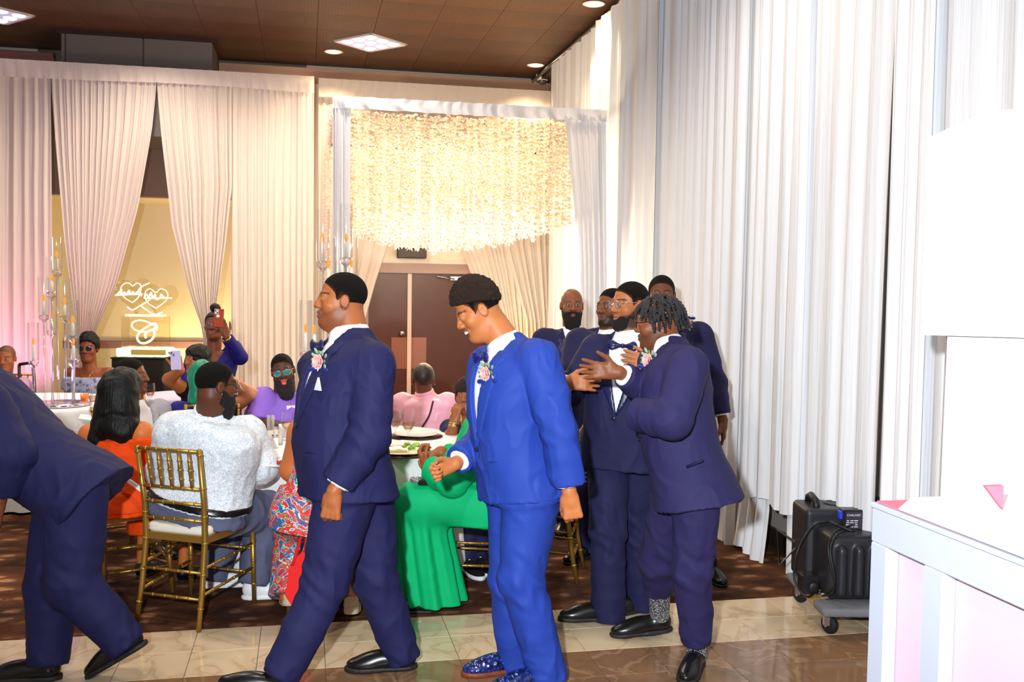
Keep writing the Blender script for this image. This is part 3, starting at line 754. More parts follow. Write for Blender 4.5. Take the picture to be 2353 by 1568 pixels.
ROSE = mat('rose_petal', (238, 176, 170), .6); LEAFM = mat('pale_leaf', (150, 178, 150), .6); LEAFD = mat('green_leaf', (96, 140, 96), .6); RIBBON = mat('blue_ribbon', (34, 44, 130), .4); STEMW = mat('white_ribbon_stem', (232, 230, 232), .6)
def boutonniere(R, p, Y, X, s=1.0):
    Y = N(Y); X = N(X - Y * (X @ Y)); Z = np.cross(X, Y); M = np.array([X, Y, Z]); par = R['root']
    b = MB(); b.ball(p + Y * .012 * s, np.array((.010, .010, .010)) * s, M, 10, 6); fl = b
    for ring, n, rr, ht in ((0, 4, .011, .016), (1, 5, .018, .012), (2, 6, .024, .006)):
        for i in range(n):
            a = 2 * pi * i / n + ring * .5; c = p + (X * cos(a) + Z * sin(a)) * rr * s + Y * ht * s
            t = N(X * cos(a) + Z * sin(a)); u = np.cross(Y, t); n2 = N(Y * .55 - t * .8 if ring < 2 else Y * .9 - t * .4); m2 = np.array([u, n2, np.cross(u, n2)]); fl.ball(c, np.array((.014, .0028, .012)) * s, m2, 8, 5)
    root = fl.build('boutonniere', ROSE, par, label='pink rose with pale leaves and a blue ribbon')
    lf = 0
    for i in range(13):
        a = 2 * pi * i / 13 + .2; r = (.034 + .008 * ((i * 7) % 3)) * s; c = p + (X * cos(a) + Z * sin(a)) * r + Y * .002; t = N(X * cos(a) + Z * sin(a) + Y * .35); u = N(np.cross(Y, t))
        b = MB(); b.ball(c, np.array((.017, .009, .002)) * s, np.array([t, u, np.cross(t, u)]), 8, 5); b.build('leaf', LEAFM if i % 3 else LEAFD, root)
    b = MB(); 
    for i in range(4): b.ball(p - Z * .035 * s + X * (.03 * (i - 1.5)) * s + Y * .004, np.array((.020, .004, .012)) * s, M, 8, 5)
    b.build('ribbon', RIBBON, root)
    b = MB(); b.tube([p - Z * .02 * s + Y * .004, p - Z * .085 * s + X * -.004 + Y * .006], .005 * s, 8); b.build('stem', STEMW, root)
    return root

def glasses(R, m_fr, m_lens=None, w=.024, hgt=.019, y=.099, z=.002, r=.0014, name='glasses', aviator=False, lens_col=None):
    h = R['h']; b = MB(); ls = MB()
    for q in (-1, 1):
        ring = []
        for i in range(20):
            a = 2 * pi * i / 20; x = w * cos(a); zz = hgt * sin(a)
            if aviator: x = w * cos(a) * (1 - .12 * sin(a)) - q * 0; zz = hgt * sin(a) * (1.15 if sin(a) < 0 else .8)
            xx = q * (.032 + 0) + x; ring.append(h.L(xx, y - .16 * max(0, abs(xx) - .03) , z + zz))
        b.tube(ring, r, 6, closed=True); ls.add(ring + [sum(ring) / 20], [(i, (i + 1) % 20, 20) for i in range(20)])
        b.tube([h.L(q * (.032 + w), y - .005, z + .006), h.L(q * .074, .055, z + .008), h.L(q * .079, -.012, z + .012)], r, 6)
    b.tube([h.L(-.009, y, z + .004), h.L(0, y + .006, z + .007), h.L(.009, y, z + .004)], r, 6)
    o = b.build(name, m_fr, R['root']); 
    if m_lens: ls.build('lens', m_lens, o)
    return o
def stud(R, side, m=None):
    h = R['h']; b = MB(); b.ball(h.L(side * .084, -.004, -.036), .0045, None, 8, 6); return b.build('earring', m or CHROME, R['root'])

def top(R, m, off=.012, t0=-.1, t1=.95, sl=None, slen='long', name='shirt', vneck=None, disp=.004, sc=9, seed=0, yoke=True, collar=None, k=.02, flare=0, extra=None, boat=None):
    T, o, A = R['T'], R['root'], R['A']; sd = SD(R['cvox']); T.add(sd, off, t0, t1, k, flare=flare)
    for s, sg in (('l', -1), ('r', 1)):
        sh, el, wr, a = A[s]
        if yoke: sd.rc(R['nb'] + T.X * sg * .07 - T.Z * .04, sh, .045, (sl or (.07,))[0] * .9, .045)
        if sl:
            if slen == 'long': sleeve(sd, sh, el, wr, sl, .02, a.get('cuff', .01), disp, seed)
            else: sd.rc(sh, sh + (el - sh) * slen, sl[0], sl[1], .02, flat=True)
    if extra: extra(sd)
    if collar:
        nd = N(R['h'].L(0, -.024, -.05) - R['nb']); cr = R['neckr'] * R['h'].s; sd.rc(R['nb'] - T.Z * .06, R['nb'] + nd * .02, cr * 1.3 + .022, cr + .012, .03, flat=True)
    if vneck:
        wv, bt = vneck
        def f(X, Y, Z):
            x, y, z = T.loc(X, Y, Z); w = z / T.L; return np.maximum(np.maximum(np.abs(x) - np.clip((w - bt) / (.95 - bt), 0, 1.6) * wv, (bt - w) * T.L), -y)
        lo, hi = T.bounds(.05, bt, 1.1); sd.op(f, lo, hi, .004, 's')
    if boat is not None:
        def f2(X, Y, Z):
            x, y, z = T.loc(X, Y, Z); return z - boat(x, y) 
        sd.ops.append(('i', f2, None, None, .004))
    R['top'] = sd.build(name, m, o, disp=folds(disp, sc, seed))
    if collar:
        c = SD(.006); nd = N(R['h'].L(0, -.024, -.05) - R['nb']); cb = R['nb'] - T.Z * .015; cr = R['neckr'] * R['h'].s
        c.rc(cb, cb + nd * .06, cr * 1.15 + .016, cr + .014, .01, flat=True, flat0=True); c.build('collar', m, R['top'])
    return R['top']
# ------------------------------------------------------------------ the room
TILE, YC = 0.311, 5.11                        # tile module, line where the carpet meets the stone
carpet_m = ramp_mat('carpet_pattern', 'voronoi', 5.2, [(0, (196, 158, 128)), (.22, (160, 122, 96)), (.32, (110, 76, 58)), (.62, (90, 60, 46)), (1, (78, 50, 38))], .95, (1, 1.6, 1), dist=.10, spec=.1)
def carpet_extra():
    m = carpet_m; ns, ls = nodes(m); b = ns['Principled BSDF']; tc = ns.new('ShaderNodeTexCoord'); nz = ns.new('ShaderNodeTexNoise'); nz.inputs['Scale'].default_value = 2.2; nz.inputs['Detail'].default_value = 6
    src = b.inputs['Base Color'].links[0].from_socket; cr = ns.new('ShaderNodeValToRGB'); e = cr.color_ramp.elements; e[0].position = .38; e[0].color = s2l((70, 44, 30)) + (1,); e[1].position = .66; e[1].color = s2l((255, 226, 190)) + (1,)
    mx = ns.new('ShaderNodeMixRGB'); mx.blend_type = 'MULTIPLY'; mx.inputs[0].default_value = .75; ls.new(tc.outputs['Object'], nz.inputs['Vector']); ls.new(nz.outputs['Fac'], cr.inputs[0]); ls.new(src, mx.inputs[1]); ls.new(cr.outputs[0], mx.inputs[2])
    n2 = ns.new('ShaderNodeTexNoise'); n2.inputs['Scale'].default_value = 60; n2.inputs['Detail'].default_value = 5; mp = ns.new('ShaderNodeMapping'); mp.inputs['Scale'].default_value = (.35, 1.6, 1); ls.new(tc.outputs['Object'], mp.inputs[0]); ls.new(mp.outputs[0], n2.inputs['Vector'])
    m2 = ns.new('ShaderNodeMixRGB'); m2.blend_type = 'OVERLAY'; m2.inputs[0].default_value = .8; ls.new(mx.outputs[0], m2.inputs[1]); ls.new(n2.outputs['Fac'], m2.inputs[2]); ls.new(m2.outputs[0], b.inputs['Base Color'])
carpet_extra()
def marble(name, a, b_, c):
    return ramp_mat(name, 'noise', 2.6, [(.25, a), (.47, b_), (.505, c), (.54, b_), (.8, a)], .10, dist=1.2, detail=8, spec=.5, randomize=True)
TL = marble('beige_marble', (222, 202, 170), (214, 190, 156), (196, 168, 132)); TD = marble('brown_marble', (150, 116, 86), (132, 98, 70), (160, 128, 98))
GROUT = mat('grout', (120, 98, 76), .8)
floor = empty('floor', (0, 0, 0), kind='structure')
b = MB(); b.box((-.4, 2.2, -.06), (4.6, YC - 2.2, .055)); b.build('grout_bed', GROUT, floor)
b = MB(); b.box((-1.4, (YC + 15.2) / 2, -.05), (4.62, (15.2 - YC) / 2, .052)); b.build('carpet', carpet_m, floor)
tm = {}
for nm, mt in (('l', TL), ('d', TD)):
    b = MB(); b.box((0, 0, -.012), (TILE / 2 - .0014, TILE / 2 - .0014, .012), bev=.0012); me = mesh_raw('tile', b.v, b.f, False); me.materials.append(mt); tm[nm] = me
x0 = -.199 * 1.06 - TILE * 8 + TILE / 2
for r in range(9):
    for c in range(24):
        x = x0 + c * TILE; y = YC - TILE * (r + .5)
        q = (np.array([x, y, 0]) - CC); z = q @ CF
        if z < .8: continue
        px, py = W / 2 + FPX * (q @ CR) / z, H / 2 - FPX * (q @ CU) / z
        if px < -350 or px > W + 350 or py > H + 330 or x > XW: continue
        o = obj('tile', tm['l' if r < 2 else 'd'], None, floor); o.location = (x, y, 0)
# ceiling with its pressed, woven-looking tiles
cm = ramp_mat('ceiling_brown', 'noise', 1.3, [(.3, (92, 60, 35)), (.7, (70, 45, 26))], .5, spec=.35)
def ceil_bump():
    ns, ls = nodes(cm); b = ns['Principled BSDF']; tc = ns.new('ShaderNodeTexCoord'); br = ns.new('ShaderNodeTexBrick'); br.inputs['Scale'].default_value = 7.5; br.inputs['Mortar Size'].default_value = .03; br.inputs['Mortar Smooth'].default_value = .6
    bp = ns.new('ShaderNodeBump'); bp.inputs['Strength'].default_value = .9; bp.inputs['Distance'].default_value = .02; ls.new(tc.outputs['Object'], br.inputs['Vector']); ls.new(br.outputs['Fac'], bp.inputs['Height']); bp.invert = True; ls.new(bp.outputs[0], b.inputs['Normal'])
ceil_bump()
cd = mat('ceiling_gap', (44, 22, 12), .8)
ceiling = empty('ceiling', (0, 0, ZC), kind='structure')
b = MB(); b.box((-1.2, 8.2, ZC + .075), (4.45, 6.8, .05)); b.build('ceiling_deck', cd, ceiling)
CT = .61
b = MB(); b.box((0, 0, .013), (CT / 2 - .0012, CT / 2 - .0012, .012), bev=.0015); tme = mesh_raw('ceiling_tile', b.v, b.f, False); tme.materials.append(cm)
def on_ceiling(px, py): return CC + ray(px, py) * ((ZC - CH) / ray(px, py)[2])
tro = [on_ceiling(851, 97), on_ceiling(-18, 30)]
_tq = on_ceiling(851, 77) - on_ceiling(783, 90); TROT = atan2(_tq[1], _tq[0])
for i in range(15):
    for j in range(20):
        x = XW - CT * (i + .5); y = YB - CT * (j + .5)
        q = np.array([x, y, ZC]) - CC; z = q @ CF
        if z < 1.5: continue
        px, py = W / 2 + FPX * (q @ CR) / z, H / 2 - FPX * (q @ CU) / z
        if px < -500 or px > 2000 or py < -420: continue
        o = obj('ceiling_tile', tme, None, ceiling); o.location = (x, y, 0)
GREYW = mat('grey_wall_fabric', (150, 143, 136), .9, bump=(160, .25)); DKTRIM = mat('dark_trim', (36, 24, 20), .5)
WALLC = mat('cream_wall', (226, 214, 196), .85); ALC = mat('alcove_wall', (228, 214, 186), .85)
b = MB(); b.box((XW + .1, 7.2, ZC / 2), (.1, 5.8, ZC / 2)); tag(b.build('wall_right', GREYW), kind='structure')
b = MB(); b.box((XW - .012, 7.2, .06), (.012, 5.7, .06)); b.box((XW - .016, 7.2, .125), (.016, 5.7, .008)); tag(b.build('baseboard_right', DKTRIM), kind='structure')
# back wall: solid right of the alcove, a deep alcove behind the left drapes, a header over it
AX0, AX1 = -3.15, .02
b = MB()
dl, dr_ = PY(846, 700, YB)[0], PY(1120, 700, YB)[0]; dtop = PY(940, 628, YB)[2]
b.box(((AX1 + dl) / 2, YB + .1, ZC / 2), ((dl - AX1) / 2, .1, ZC / 2)); b.box(((dr_ + XW + .2) / 2, YB + .1, ZC / 2), ((XW + .2 - dr_) / 2, .1, ZC / 2)); b.box(((dl + dr_) / 2, YB + .1, (dtop + ZC) / 2), ((dr_ - dl) / 2, .1, (ZC - dtop) / 2))
b.box(((AX0 - 6.2) / 2, YB + .1, ZC / 2), ((6.2 + AX0) / 2, .1, ZC / 2)); tag(b.build('wall_back', WALLC), kind='structure')
hz = PY(345, 452, YB)[2]
b = MB(); b.box(((AX0 + AX1) / 2, YB + .1, (hz + ZC) / 2), ((AX1 - AX0) / 2, .1, (ZC - hz) / 2)); tag(b.build('wall_header', mat('header_grey', (120, 104, 90), .8)), kind='structure')
b = MB(); b.box(((AX0 + AX1) / 2, YB + 1.2, hz / 2 + .1), ((AX1 - AX0) / 2 + .1, .05, hz / 2 + .1)); b.box((AX0 - .05, YB + .7, hz / 2), (.05, .5, hz / 2)); b.box((AX1 + .05, YB + .7, hz / 2), (.05, .5, hz / 2)); b.box(((AX0 + AX1) / 2, YB + .7, hz + .05), ((AX1 - AX0) / 2, .5, .05)); tag(b.build('wall_alcove', ALC), kind='structure')
b = MB(); b.box(((AX0 + AX1) / 2, YB + 1.13, .93), ((AX1 - AX0) / 2, .02, .05)); b.box(((AX0 + AX1) / 2, YB + 1.12, .96), ((AX1 - AX0) / 2, .03, .012)); tag(b.build('trim_1', mat('rail_mauve', (150, 110, 108), .5)), kind='structure')
# boxed-in bulkhead that hangs from the ceiling over the left drapes
bx0, bx1 = PY(140, 60, 11.85)[0], PY(487, 80, 11.85)[0]; bz = PY(345, 315, 11.85)[2]
bk = empty('wall_bulkhead', ((bx0 + bx1) / 2, 12.3, bz), kind='structure'); BKM = mat('bulkhead_grey', (100, 92, 88), .75)
b = MB(); b.box(((bx0 + bx1) / 2, 12.38, (bz + ZC) / 2), ((bx1 - bx0) / 2 - .01, .5, (ZC - bz) / 2)); b.build('core', BKM, bk)
xm = PY(329, 110, 11.85)[0]; xa = PY(150, 110, 11.85)[0]
for a, e in ((bx0, xa - .008), (xa + .008, xm - .008), (xm + .008, bx1)):
    b = MB(); b.box(((a + e) / 2, 11.865, (bz + ZC) / 2), ((e - a) / 2, .015, (ZC - bz) / 2 - .004), bev=.004); b.build('panel', BKM, bk)
b = MB(); b.box(((bx0 + bx1) / 2, 11.87, ZC - .02), ((bx1 - bx0) / 2 + .05, .05, .02)); b.build('painted_shadow_strip', cd, bk)  # dark strip stands in for the shadow line along the ceiling
def crown(name, xa, xb, y, z, m, caps=True):
    prof = [(0, -.17), (.02, -.17), (.03, -.15), (.05, -.135), (.055, -.11), (.09, -.07), (.13, -.035), (.14, -.02), (.14, 0), (0, 0)]
    b = MB(); b.prism([(xa, y - p, z + q) for p, q in prof], (xb - xa, 0, 0)); tag(b.build(name, m), kind='structure')
CRM = mat('crown_tan', (164, 134, 112), .6); CRM2 = mat('crown_mauve', (140, 96, 92), .6)
crown('trim_2', PY(505, 140, YB)[0], XW, YB, ZC - .06, CRM); crown('trim_3', -6, PY(128, 110, YB)[0], YB, ZC - .06, CRM2)
b = MB(); b.box((XW - .09, 7.5, ZC - .04), (.09, 5.4, .04)); b.box((XW - .2, 7.5, ZC - .015), (.025, 5.4, .015)); tag(b.build('trim_4', DKTRIM), kind='structure')

# double doors
DOORM = mat('door_brown', (84, 46, 36), .35, spec=.4, var=.25); FRM = mat('door_frame_taupe', (158, 128, 116), .5); PUSH = mat('push_plate', (150, 100, 84), .3, .35)
door = empty('door_1', ((dl + dr_) / 2, YB, 0), kind='structure')
xc = PY(940, 800, YB)[0]
b = MB()
for i, (w_, y_) in enumerate(((.05, .05), (.09, .035), (.13, .02))):
    b.box((dl - w_ / 2, YB - y_ / 2, dtop / 2), (w_ / 2, y_ / 2, dtop / 2)); b.box((dr_ + w_ / 2, YB - y_ / 2, dtop / 2), (w_ / 2, y_ / 2, dtop / 2)); b.box(((dl + dr_) / 2, YB - y_ / 2, dtop + w_ / 2 + .0), ((dr_ - dl) / 2 + w_, y_ / 2, w_ / 2))
b.build('door_frame', FRM, door)
for a, e, sg in ((dl, xc - .012, 1), (xc + .012, dr_, -1)):
    b = MB(); b.box(((a + e) / 2, YB + .04, dtop / 2), ((e - a) / 2, .022, dtop / 2 - .005), bev=.003); lf = b.build('door_leaf', DOORM, door)
    pz0, pz1 = PY(940, 848, YB)[2], PY(940, 776, YB)[2]; w_ = .20; x_ = (xc - .03 - w_ / 2) if sg > 0 else (xc + .03 + w_ / 2)
    b = MB(); b.box((x_, YB + .016, (pz0 + pz1) / 2), (w_ / 2, .003, (pz1 - pz0) / 2)); b.build('push_plate', PUSH, lf)
    if sg > 0: 
        k = PY(923, 766, YB); b = MB(); b.lathe(k + np.array([0, .015, 0]), [(.035, 0), (.035, .01), (.015, .015), (.015, .035), (.032, .045), (.034, .06), (.02, .072)], 16, (0, -1, 0)); b.build('door_knob', STEEL, lf)
    else:
        k = PY(1040, 640, YB); b = MB(); b.box(k + np.array([.06, -.02, 0]), (.10, .03, .03), bev=.006); b.tube([k + np.array([.02, -.05, -.01]), k + np.array([-.22, -.10, .02])], .008, 6); b.build('door_closer', STEEL, lf)
b = MB(); b.box((xc, YB + .0, dtop / 2), (.028, .02, dtop / 2 - .005), bev=.004); b.build('astragal', mat('door_astragal', (214, 186, 172), .4), door)
p = PY(945, 582, YB); b = MB(); b.box(p + np.array([0, -.05, 0]), (.19, .05, .07), bev=.01); b.box(p + np.array([0, -.103, 0]), (.16, .004, .045)); 
tag(b.build('wall_box', mat('charcoal_metal', (58, 46, 42), .5)), 'small dark rectangular box fixed to the wall over the double doors', 'wall box')

# recessed lights, troffer panels, dome camera
LENS = mat('lamp_lens', (255, 240, 215), .5, emit=((255, 226, 178), 9)); RING = mat('lamp_ring', (235, 210, 180), .5)
for i, q in enumerate(DOWN):
    p = on_ceiling(*q); t = empty('ceiling_downlight', p, ['round recessed downlight left of the square ceiling light panel', 'round recessed downlight at the top edge, nearest of the three', 'round recessed downlight close to the white dome camera'][i], 'ceiling light', 'recessed ceiling downlights')
    b = MB(); b.lathe(p, [(.095, .002), (.115, -.006), (.10, -.012), (.085, -.004)], 28, capb=False, capt=False); b.build('trim_ring', RING, t)
    b = MB(); b.lathe(p - UP * .006, [(.088, 0), (.05, -.012), (.001, -.016)], 28, capb=True, capt=False); b.build('lens', LENS, t)
PANE = mat('troffer_lens', (190, 190, 215), .5, emit=((190, 190, 225), .5)); PCELL = mat('troffer_cell', (255, 255, 255), .5, emit=((250, 250, 255), 1.1))
for i, c in enumerate(tro):
    t = empty('ceiling_light_panel', c, ['square nine-cell light panel in the middle of the brown ceiling', 'square light panel cut by the left edge of the ceiling'][i], 'ceiling light')
    h = .30; b = MB(); rz_ = TROT; ca_, sa_ = cos(rz_), sin(rz_); RM = np.array([[ca_, sa_, 0], [-sa_, ca_, 0], [0, 0, 1]])
    for a in (0, 1):
        for s_ in (-1, 1): b.box(c + RM.T @ np.array([s_ * (h - .012) if a else 0, 0 if a else s_ * (h - .012), -.006]), (.012 if a else h, h if a else .012, .012), RM)
    b.build('frame', mat('troffer_frame', (206, 196, 190), .5), t)
    b = MB(); b.box(c + np.array([0, 0, -.003]), (h - .02, h - .02, .006), RM); b.build('diffuser', PANE, t)
    for a in (-1, 0, 1):
        for e in (-1, 0, 1):
            b = MB(); b.ball(c + RM.T @ np.array([a * .185, e * .185, -.010]), (.068, .068, .022), None, 14, 8); b.build('cell', PCELL, t)
p = on_ceiling(1246, 170); p[2] = ZC
t = empty('dome_camera', p, 'small white dome camera hanging in the far ceiling corner', 'security camera')
b = MB(); b.lathe(p, [(.075, 0), (.085, -.03), (.075, -.08), (.065, -.085)], 24, capb=False); b.build('housing', mat('camera_white', (235, 235, 238), .4), t)
b = MB(); b.ball(p - UP * .085, (.058, .058, .055), None, 20, 12); b.build('dome', mat('camera_dome', (70, 66, 74), .08, spec=.8), t)

# ------------------------------------------------------------------ drapes
def drape(name, label, path, left, right, ztop, zbot, mat_, nf=7, amp=.05, nu=None, nv=26, seed=0, group=None, amp_top=.6, hemwave=.02, cat='drape', parent=None, puddle=0):
    """path(s) -> point on the floor line for distance s and the direction that points to the viewer; left/right(v): the two edges (s) as v runs 0 at the top to 1 at the hem"""
    rng = random.Random(seed); nu = nu or max(24, nf * 9); ph = [rng.uniform(0, 6.28) for _ in range(6)]
    vs = []; fr = [rng.uniform(.8, 1.25) for _ in range(3)]
    for j in range(nv + 1):
        v = j / nv; l, r = left(v), right(v)
        for i in range(nu + 1):
            u = i / nu; base, nrm = path(l + (r - l) * u)
            uu = u + .018 * sin(u * 13 + ph[0]) + .010 * sin(v * 3 + ph[1])
            f = .62 * sin(2 * pi * nf * uu + ph[2] + .5 * sin(v * 2.2 + ph[3])) + .34 * sin(2 * pi * nf * 1.73 * fr[0] * uu + ph[4] + .8 * v) + .22 * sin(2 * pi * nf * 3.1 * fr[1] * uu + ph[5])
            a = amp * (amp_top + (1 - amp_top) * v) 
            z = ztop + (zbot + hemwave * sin(2 * pi * 1.3 * u + ph[1]) - ztop) * v
            k = puddle * max(0, v - .93) / .07
            vs.append(base + nrm * (a * f + .6 * k * .12) + UP * z)
    F = np.array([(j * (nu + 1) + i, j * (nu + 1) + i + 1, (j + 1) * (nu + 1) + i + 1, (j + 1) * (nu + 1) + i) for j in range(nv) for i in range(nu)])
    vs = np.array(vs); c = (vs.min(0) + vs.max(0)) / 2; c[2] = vs[:, 2].min()
    me = mesh_raw(name, vs - c, F); o = obj(name, me, mat_); o.location = c
    return tag(o, label, cat, group)
def lin(*kn):
    xs = [k[0] for k in kn]; ys = [k[1] for k in kn]; return lambda v: float(np.interp(v, xs, ys))
def pathY(y): return lambda s: (np.array([s, y, 0]), np.array([0, -1.0, 0]))
def pathX(x): return lambda s: (np.array([x, s, 0]), np.array([-1.0, 0, 0]))
ZT = PY(723, 182, YD)[2]
def edge(pts, y=YD, zt=None, zb=.03):
    zt = ZT if zt is None else zt; k = []
    for px, py in pts: p = PY(px, py, y); k.append(((zt - p[2]) / (zt - zb), p[0]))
    k.sort(); return lin(*k)
G1 = 'white drapes hung along the back of the room'
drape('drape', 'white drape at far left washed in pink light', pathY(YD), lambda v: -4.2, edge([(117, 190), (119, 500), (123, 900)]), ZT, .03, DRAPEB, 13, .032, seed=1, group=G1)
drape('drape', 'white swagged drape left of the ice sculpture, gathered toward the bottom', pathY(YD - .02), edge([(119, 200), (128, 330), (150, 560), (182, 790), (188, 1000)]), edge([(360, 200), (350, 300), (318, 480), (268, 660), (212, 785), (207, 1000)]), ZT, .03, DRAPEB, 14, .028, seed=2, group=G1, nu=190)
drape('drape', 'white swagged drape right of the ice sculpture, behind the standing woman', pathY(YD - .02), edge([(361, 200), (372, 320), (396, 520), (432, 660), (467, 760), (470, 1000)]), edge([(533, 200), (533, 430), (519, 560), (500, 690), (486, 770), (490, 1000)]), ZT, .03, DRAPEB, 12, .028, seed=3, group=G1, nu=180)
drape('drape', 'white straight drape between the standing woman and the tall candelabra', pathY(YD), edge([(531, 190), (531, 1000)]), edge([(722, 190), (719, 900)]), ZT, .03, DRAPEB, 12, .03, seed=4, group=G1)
xl, xr = -4.2, PY(722, 190, YD)[0]
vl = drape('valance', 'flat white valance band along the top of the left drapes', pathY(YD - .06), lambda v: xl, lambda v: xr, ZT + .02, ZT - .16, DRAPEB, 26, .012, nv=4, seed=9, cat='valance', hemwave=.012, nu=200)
b = MB(); b.tube([(xl, YD + .10, ZT - .03), (xr - .03, YD + .10, ZT - .03)], .022, 10); b.tube([(xr - .08, YD + .10, 0), (xr - .08, YD + .10, ZT - .01)], .024, 10); b.box((xr - .08, YD + .10, .01), (.2, .2, .01)); tag(b.build('drape_pipe', STEEL), 'metal pipe upright and crossbar carrying the left drapes', 'drape pipe')
YE = 12.62; ZE = PY(735, 190, YE)[2] + .02
ed = lambda p: edge(p, YE, ZE)
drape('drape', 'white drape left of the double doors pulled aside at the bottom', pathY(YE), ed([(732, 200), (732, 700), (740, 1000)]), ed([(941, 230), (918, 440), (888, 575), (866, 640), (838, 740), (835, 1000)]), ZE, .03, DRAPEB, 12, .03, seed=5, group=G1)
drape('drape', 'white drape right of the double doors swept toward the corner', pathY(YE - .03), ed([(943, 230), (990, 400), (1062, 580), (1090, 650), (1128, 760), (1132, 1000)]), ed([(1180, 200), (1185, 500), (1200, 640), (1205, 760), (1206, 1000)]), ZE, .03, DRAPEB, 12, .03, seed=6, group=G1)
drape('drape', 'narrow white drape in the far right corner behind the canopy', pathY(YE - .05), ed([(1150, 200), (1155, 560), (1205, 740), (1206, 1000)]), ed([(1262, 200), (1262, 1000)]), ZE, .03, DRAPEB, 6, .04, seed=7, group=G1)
vl2 = drape('valance', 'white valance band above the double doors under the ceiling molding', pathY(YE - .09), lambda v: PY(732, 200, YE)[0], lambda v: PY(1262, 200, YE)[0], ZE + .02, ZE - .2, DRAPEB, 20, .01, nv=4, seed=19, cat='valance', hemwave=.01, nu=160)
# right wall
G2 = 'white drapes along the right wall'
def ex(px, py=600): return PX(px, py, XD)[1]
zr = ZC - .1
RP = [(1262, 1395, .02, 'white drape in the corner nearest the back wall, glowing warm', 8), (1388, 1500, .02, 'white drape on the right wall behind the glasses-wearing man', 7), (1494, 1600, .02, 'white drape on the right wall above the braided man', 6),
      (1592, 1700, .02, 'white drape on the right wall just right of the huddle of groomsmen', 6), (1692, 1762, -.0, 'narrow white drape whose hem puddles on the carpet', 5), (1756, 1856, 'short', 'white drape with a raised hem showing grey wall beneath', 4),
      (1850, 2042, .03, 'wide white drape falling behind the equipment dolly', 5), (2050, 2130, .03, 'white drape just right of the dark gap in the wall drapes', 3), (2126, 2640, .03, 'white drape behind the covered loudspeaker', 7)]
for i, (a, e, zb, lab, nf) in enumerate(RP):
    if zb == 'short': zb = PX(1800, 1168, XD)[2]
    ya, ye = ex(a - (16 if i not in (0, 7) else 0)), (ex(e + (16 if i not in (5, 6) else 0)) if i < 8 else 1.0)
    off = -.04 * (i % 2)
    drape('drape', lab, pathX(XD + off), lambda v, ya=ya: ya + (.0), lambda v, ye=ye, i=i: ye + (.05 * v if i == 6 else 0), zr, max(zb, .012), DRAPE, nf, .030, seed=30 + i, group=G2, puddle=.5 if i == 4 else 0, amp_top=.7)
b = MB(); b.tube([(XD + .02, 2.0, zr + .03), (XD + .02, YB - .1, zr + .03)], .02, 8); tag(b.build('drape_pipe', STEEL), 'metal pipe under the ceiling carrying the right wall drapes', 'drape pipe')
# coloured wash lights standing behind the tables
light('pink_uplight', 'SPOT', (-3.1, 10.9, .25), 110, (1.0, .30, .62), .12, aim=(-2.9, 11.7, 2.0), angle=100, blend=.9)
light('violet_uplight', 'SPOT', (-2.2, 9.0, .9), 42, (.45, .2, 1.0), .1, aim=(-1.6, 11.7, 3.1), angle=70, blend=.9)
light('amber_uplight', 'SPOT', (-1.25, YB + .35, .25), 150, (1.0, .78, .32), .15, aim=(-1.45, YB + 1.15, 1.6), angle=140, blend=.9)
light('amber_corner_uplight', 'SPOT', (2.55, 12.2, .3), 130, (1.0, .60, .28), .1, aim=(2.7, 12.4, 3.2), angle=90, blend=.9)
light('blush_uplight', 'SPOT', (.75, 11.8, .2), 22, (1.0, .5, .38), .1, aim=(1.3, 12.7, 1.6), angle=110, blend=.9)

# ------------------------------------------------------------------ flower-strand canopy
YA, YA2 = 8.9, 11.5
cl, cr_ = PY(766, 400, YA)[0], PY(1386, 400, YA)[0]; ct = PY(766, 228, YA)[2]
can = empty('flower_canopy', ((cl + cr_) / 2, (YA + YA2) / 2, 0), 'tall white draped canopy hung with glowing cream flower strands before the doors', 'canopy')
b = MB(); ins = .03
for x in (cl + ins, cr_ - ins):
    b.tube([(x, YA, 0), (x, YA, ct)], .022, 8); b.box((x, YA, .008), (.16, .16, .008))
    b.tube([(x, YA, ct - .03), (x, YA2, ct - .03)], .022, 8)
for y in (YA, YA2): b.tube([(cl, y, ct - .03), (cr_, y, ct - .03)], .022, 8)
b.build('frame', STEEL, can)
WHS = cloth_sheer('canopy_cloth', (238, 238, 242), .25)
def cdrape(label, l, r, nf, zt, zb, seed, y=YA - .05, nrm=-1, nu=60, xfix=None):
    o = drape('side_drape' if zt - zb > 1 else 'top_band', None, pathY(y) if xfix is None else (lambda s: (np.array([xfix, s, 0]), np.array([-1.0 if xfix < 1 else 1.0, 0, 0]))), l, r, zt, zb, WHS, nf, .03, seed=seed, nu=nu, cat=None, hemwave=.004)
    for k in ('label', 'category'): 
        if k in o: del o[k]
    o.parent = can; o.location = Vector(o.location) - Vector(can.location); return o
eC = lambda p: edge(p, YA, ct, .02)
cdrape('l', eC([(764, 240), (764, 1000)]), eC([(806, 240), (804, 500), (806, 1000)]), 4, ct, .02, 50)
cdrape('r', eC([(1294, 250), (1300, 330), (1316, 480), (1322, 620), (1325, 1000)]), eC([(1388, 250), (1390, 640), (1390, 1000)]), 6, ct - .02, .02, 51)
cdrape('t', lambda v: cl - .01, lambda v: cr_ + .01, 10, ct + .02, ct - .09, 52, YA - .07, nu=120)
rng = random.Random(5)
FLW = cloth_sheer('strand_flower', (255, 242, 222), .45); FLP = cloth_sheer('strand_flower_blush', (238, 206, 196), .4)
